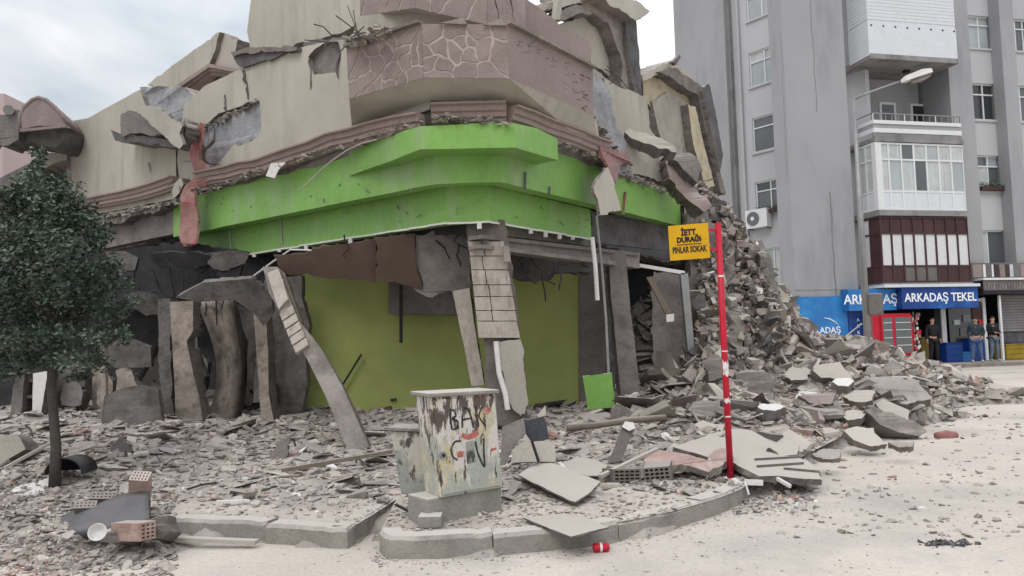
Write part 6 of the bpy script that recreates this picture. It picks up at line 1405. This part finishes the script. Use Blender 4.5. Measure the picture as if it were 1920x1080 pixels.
# ---------------------------------------------------------------- excavator bucket, far left
Yx = 15.0
M['bucket'] = mat('dusty_brown_steel', (.24,.19,.18), .2, 2, rough=.7, bump=.3, dirt=(.32,.28,.27), dirt_amt=.6, dust=.3)
ex = empty('excavator_arm', tuple(at(60,260,Yx)), 'rounded dusty excavator bucket raised over the debris at the upper left edge', 'excavator')
outl = [(32,243),(34,215),(42,198),(58,184),(72,179),(88,184),(104,198),(118,214),(127,228),(124,240),(100,236),(70,236),(50,240)]
slab('bucket_side', outl, yplane(Yx), .05, [M['bucket']], ex)
sh2 = [(34,240),(33,215),(42,198),(58,184),(72,179),(88,184),(104,198),(118,214),(128,230)]
mb = MB(); A_ = [yplane(Yx-.02).hit(*p) for p in sh2]; Bk = [p+Vector((-.3,1.2,0)) for p in A_]; k = len(A_)
mb.add(A_+Bk, [(i,i+1,k+i+1,k+i) for i in range(k-1)]); o = mb.build('bucket_shell', M['bucket'], ex, smooth=True); md = o.modifiers.new('t','SOLIDIFY'); md.thickness = .06
slab('bucket_lip', [(20,240),(60,238),(125,238),(119,262),(104,277),(88,274),(60,266),(24,268)], yplane(Yx+.3), .9, [M['concrete_dark']]*2, ex, .01)
slab('bucket_rim', [(36,242),(122,234),(123,238),(38,247)], yplane(Yx-.08), .06, [M['bucket']], ex)
slab('boom', [(-60,205),(10,216),(30,206),(40,214),(36,262),(16,272),(-60,266)], yplane(Yx+.1), .5, [M['concrete_mid'],M['concrete_dark']], ex, .03, .15, wob=.1)
mb = MB(); mb.tube([at(16,206,Yx-.1), at(16,206,Yx+.5)], .1, 12); mb.build('pin', M['metal'], ex)
# debris behind tree at the left
rs_('fallen_wall','pale sloping slab edge between the excavator bucket and the tree','slab',[(118,262),(126,272),(124,300),(80,318),(50,345),(20,372),(4,380),(14,345),(42,316),(80,300),(100,284)],16.2,(0,1,.1),.4,[M['plaster_lt'],M['concrete']],.03,.15,.1)
rs_('fallen_wall','dark sloping debris mass behind the top of the tree','slab',[(60,330),(124,290),(132,300),(134,400),(160,470),(150,560),(-60,560),(-40,420),(10,372)],16.6,(0,1,.1),.5,[M['concrete_dark'],M['concrete']],.05,.2,.2)
rs_('fallen_wall','grey slab end sticking up under the pale sloping slab','slab',[(0,350),(20,340),(40,318),(60,312),(50,330),(20,362),(0,368)],15.9,(0,1,.1),.2,[M['concrete_mid'],M['concrete']],.03,.12,.1)
M['pinkb'] = mat('pale_pink_render', (.45,.36,.35), .05, .3, bump=.05)
pk = at(37,300,60); mb = MB(); mb.box((pk.x-14,58,0),(pk.x,70,at(20,268,58).z+4)); fb = empty('far_building', (pk.x-7,60,0), 'pale pink apartment block far behind at the left edge', 'building'); mb.build('wall', M['pinkb'], fb)
for i in range(3):
    for j in range(6):
        mb = MB(); x0 = pk.x-3.4-i*3.6; mb.box((x0,57.9,2+j*3),(x0+1.4,58.05,3.5+j*3)); mb.build('window', M['glass_d'], fb)
# ---------------------------------------------------------------- people
M['skin'] = mat('skin', (.42,.26,.19), .08, 5, rough=.6, bump=.02, fine=.03); M['hair'] = mat('dark_hair', (.02,.015,.013), .3, 10, rough=.7)
M['jacket'] = mat('black_jacket', (.014,.015,.018), .3, 4, rough=.85); M['jacket2'] = mat('navy_jacket', (.03,.045,.06), .3, 4, rough=.85); M['jeans'] = mat('blue_jeans', (.085,.13,.24), .25, 5, rough=.9); M['jeans2'] = mat('grey_jeans', (.12,.155,.19), .25, 5, rough=.9); M['shoe'] = mat('pale_shoe', (.4,.39,.38), .1, 5); M['shoe_d'] = mat('dark_shoe', (.02,.02,.02), .1, 5)
def skin(name, joints, edges, mt, root, sub=1, root_i=0):
    loc = ROOTLOC[root.name]; me = bpy.data.meshes.new(name); me.from_pydata([Vector(j[0]) for j in joints], edges, []); me.materials.append(mt)
    o = bpy.data.objects.new(name, me); COL.objects.link(o); o.parent = root; ROOTLOC[o.name] = loc
    md = o.modifiers.new('skin','SKIN'); md.use_smooth_shade = True
    for i,v in enumerate(me.skin_vertices[0].data):
        r_ = joints[i][1]; v.radius = (r_, r_) if not isinstance(r_, tuple) else r_; v.use_root = (i == root_i)
    s_ = o.modifiers.new('sub','SUBSURF'); s_.levels = sub; s_.render_levels = sub
    return o
def person(px, py, Y, label, yaw, jk, tr_, shoe, arms, hgt=1.74, lean=0.0, stance=.1):
    f = at(px, py, Y); base = Vector((f.x, f.y, .15)); s = hgt/1.75
    r_ = empty('person', tuple(base), label, 'person'); r_.rotation_euler = (0,0,yaw); ROOTLOC[r_.name] = Vector((0,0,0))
    J = {}
    def j(n, x, y, z, rad): J[n] = (Vector((x, y+lean*max(0,z-.9), z))*s, tuple(q_*s for q_ in rad) if isinstance(rad, tuple) else rad*s)
    j('pelvis',0,0,.95,(.15,.11)); j('waist',0,.0,1.10,(.14,.10)); j('chest',0,.01,1.30,(.17,.115)); j('neckb',0,.02,1.45,(.09,.08)); j('neck',0,.0,1.52,.052); j('head',0,-.02,1.62,(.078,.092)); j('crown',0,-.01,1.71,(.062,.075))
    for sd3,nm in ((-1,'l'),(1,'r')):
        j('sh'+nm, sd3*.19,.01,1.42,.065); el_, wr = arms[nm]; j('el'+nm, *el_, .046); j('wr'+nm, *wr, .034)
        j('hip'+nm, sd3*.09,0,.88,.10); j('kn'+nm, sd3*(.09+stance*.3),-.03,.49,.062); j('an'+nm, sd3*(.10+stance*.5),.02,.09,.043); j('toe'+nm, sd3*(.12+stance*.5),-.15,.04,.036)
        hv = (Vector(wr)-Vector(el_)).normalized(); sidev = Vector((sd3,0,0)) if abs(hv.x) < .7 else Vector((0,-1,0))
        pm = Vector(wr)+hv*.06; j('palm'+nm, *pm, (.036,.022))
        for q_ in range(4):
            of = Vector((0,-.024+.016*q_,0)) if abs(hv.y) < .6 else Vector((-.024+.016*q_,0,0)); l_ = (.06,.072,.068,.052)[q_]
            k1 = pm+of+hv*.04; k2 = k1+hv*l_*.55-Vector((sd3*.006,0,0)); k3 = k2+hv*l_*.45-Vector((sd3*.014,.0,0))
            j('f%d%s'%(q_,nm), *k1, .0095); j('g%d%s'%(q_,nm), *k2, .0085); j('h%d%s'%(q_,nm), *k3, .0075)
        th_ = pm+Vector((0,-.03,0))-hv*.02; j('t0'+nm, *th_, .012); j('t1'+nm, *(th_+hv*.03+Vector((0,-.018,0))), .0095)
    E = [('pelvis','waist'),('waist','chest'),('chest','neckb'),('neckb','neck'),('neck','head'),('head','crown')]
    for nm in 'lr':
        E += [('chest','sh'+nm),('sh'+nm,'el'+nm),('el'+nm,'wr'+nm),('wr'+nm,'palm'+nm),('pelvis','hip'+nm),('hip'+nm,'kn'+nm),('kn'+nm,'an'+nm),('an'+nm,'toe'+nm),('palm'+nm,'t0'+nm),('t0'+nm,'t1'+nm)]
        for q_ in range(4): E += [('palm'+nm,'f%d%s'%(q_,nm)),('f%d%s'%(q_,nm),'g%d%s'%(q_,nm)),('g%d%s'%(q_,nm),'h%d%s'%(q_,nm))]
    def sub(names, mt, nm_, grow=0.0, rooti='pelvis'):
        ids = {n_:i for i,n_ in enumerate(names)}
        jj = [(J[n_][0], tuple(q_+grow for q_ in J[n_][1]) if isinstance(J[n_][1], tuple) else J[n_][1]+grow) for n_ in names]
        return skin(nm_, jj, [(ids[a_],ids[b_]) for a_,b_ in E if a_ in ids and b_ in ids], mt, r_, 1, ids[rooti])
    sub(list(J), M['skin'], 'body', 0)
    sub(['pelvis','waist','chest','neckb','shl','ell','wrl','shr','elr','wrr'], jk, 'jacket', .017)
    sub(['pelvis','hipl','knl','anl','hipr','knr','anr'], tr_, 'trousers', .014)
    for nm in 'lr': sub(['an'+nm,'toe'+nm], shoe, 'shoe', .012, 'an'+nm)
    hd = J['head'][0]; cr_ = J['crown'][0]
    mb = MB(); n = 12; vs = []
    for a_ in range(7):
        la = math.radians(8+a_*14)
        for b_ in range(n): lo_ = 2*math.pi*b_/n; rr_ = math.cos(la); front = max(0,-math.sin(lo_)); vs.append(((cr_.x+math.cos(lo_)*rr_*.088), cr_.y+.012+math.sin(lo_)*rr_*.106, cr_.z-.03-.05*(1-a_/6)*(1-front*1.3)+math.sin(la)*.075))
    mb.add(vs, [(a_*n+b_,a_*n+(b_+1)%n,(a_+1)*n+(b_+1)%n,(a_+1)*n+b_) for a_ in range(6) for b_ in range(n)]+[tuple(6*n+b_ for b_ in range(n))]); mb.build('hair', M['hair'], r_, smooth=True)
    mb = MB(); mb.add([(hd.x-.012,hd.y-.088,hd.z-.01),(hd.x+.012,hd.y-.088,hd.z-.01),(hd.x,hd.y-.113,hd.z-.012),(hd.x,hd.y-.088,hd.z+.04)],[(0,1,2),(0,2,3),(1,3,2),(0,3,1)]); mb.build('nose', M['skin'], r_)
    for sx_ in (-1,1):
        mb = MB(); mb.tube([(hd.x+sx_*.03,hd.y-.080,hd.z+.03),(hd.x+sx_*.03,hd.y-.090,hd.z+.03)], .009, 8); mb.build('eye', M['hair'], r_)
        mb = MB(); mb.tube([(hd.x+sx_*.074,hd.y+.01,hd.z-.02),(hd.x+sx_*.088,hd.y+.015,hd.z+.0),(hd.x+sx_*.082,hd.y+.012,hd.z+.03)], [.01,.014,.01], 6); mb.build('ear', M['skin'], r_)
    mb = MB(); mb.bar((hd.x-.022,hd.y-.090,hd.z-.045),(hd.x+.022,hd.y-.090,hd.z-.045),.006,.008); mb.build('mouth', M['hair'], r_)
    return r_
down = {'l':((-.25,.03,1.15),(-.27,-.03,.90)),'r':((.25,.03,1.15),(.27,-.03,.90))}
pocket = {'l':((-.27,.06,1.16),(-.19,-.12,.98)),'r':((.27,.06,1.16),(.19,-.12,.98))}
hold = {'l':((-.23,.0,1.15),(-.12,-.24,1.12)),'r':((.23,.0,1.15),(.12,-.24,1.12))}
person(1753,690,29.6,'man dressed all in black standing in the dark shop doorway',.15,M['jacket'],M['jacket'],M['shoe_d'],down,1.82)
person(1834,688,29.3,'man in a dark jacket and blue jeans, left of two at the shop window',-.5,M['jacket2'],M['jeans'],M['shoe'],pocket,1.78,-.05)
person(1866,685,29.5,'man in a dark jacket and grey jeans, right of two at the shop window',.2,M['jacket'],M['jeans2'],M['shoe'],hold,1.8)
# unfriendly reflections aside, a light pair of seam strips on the slate panel
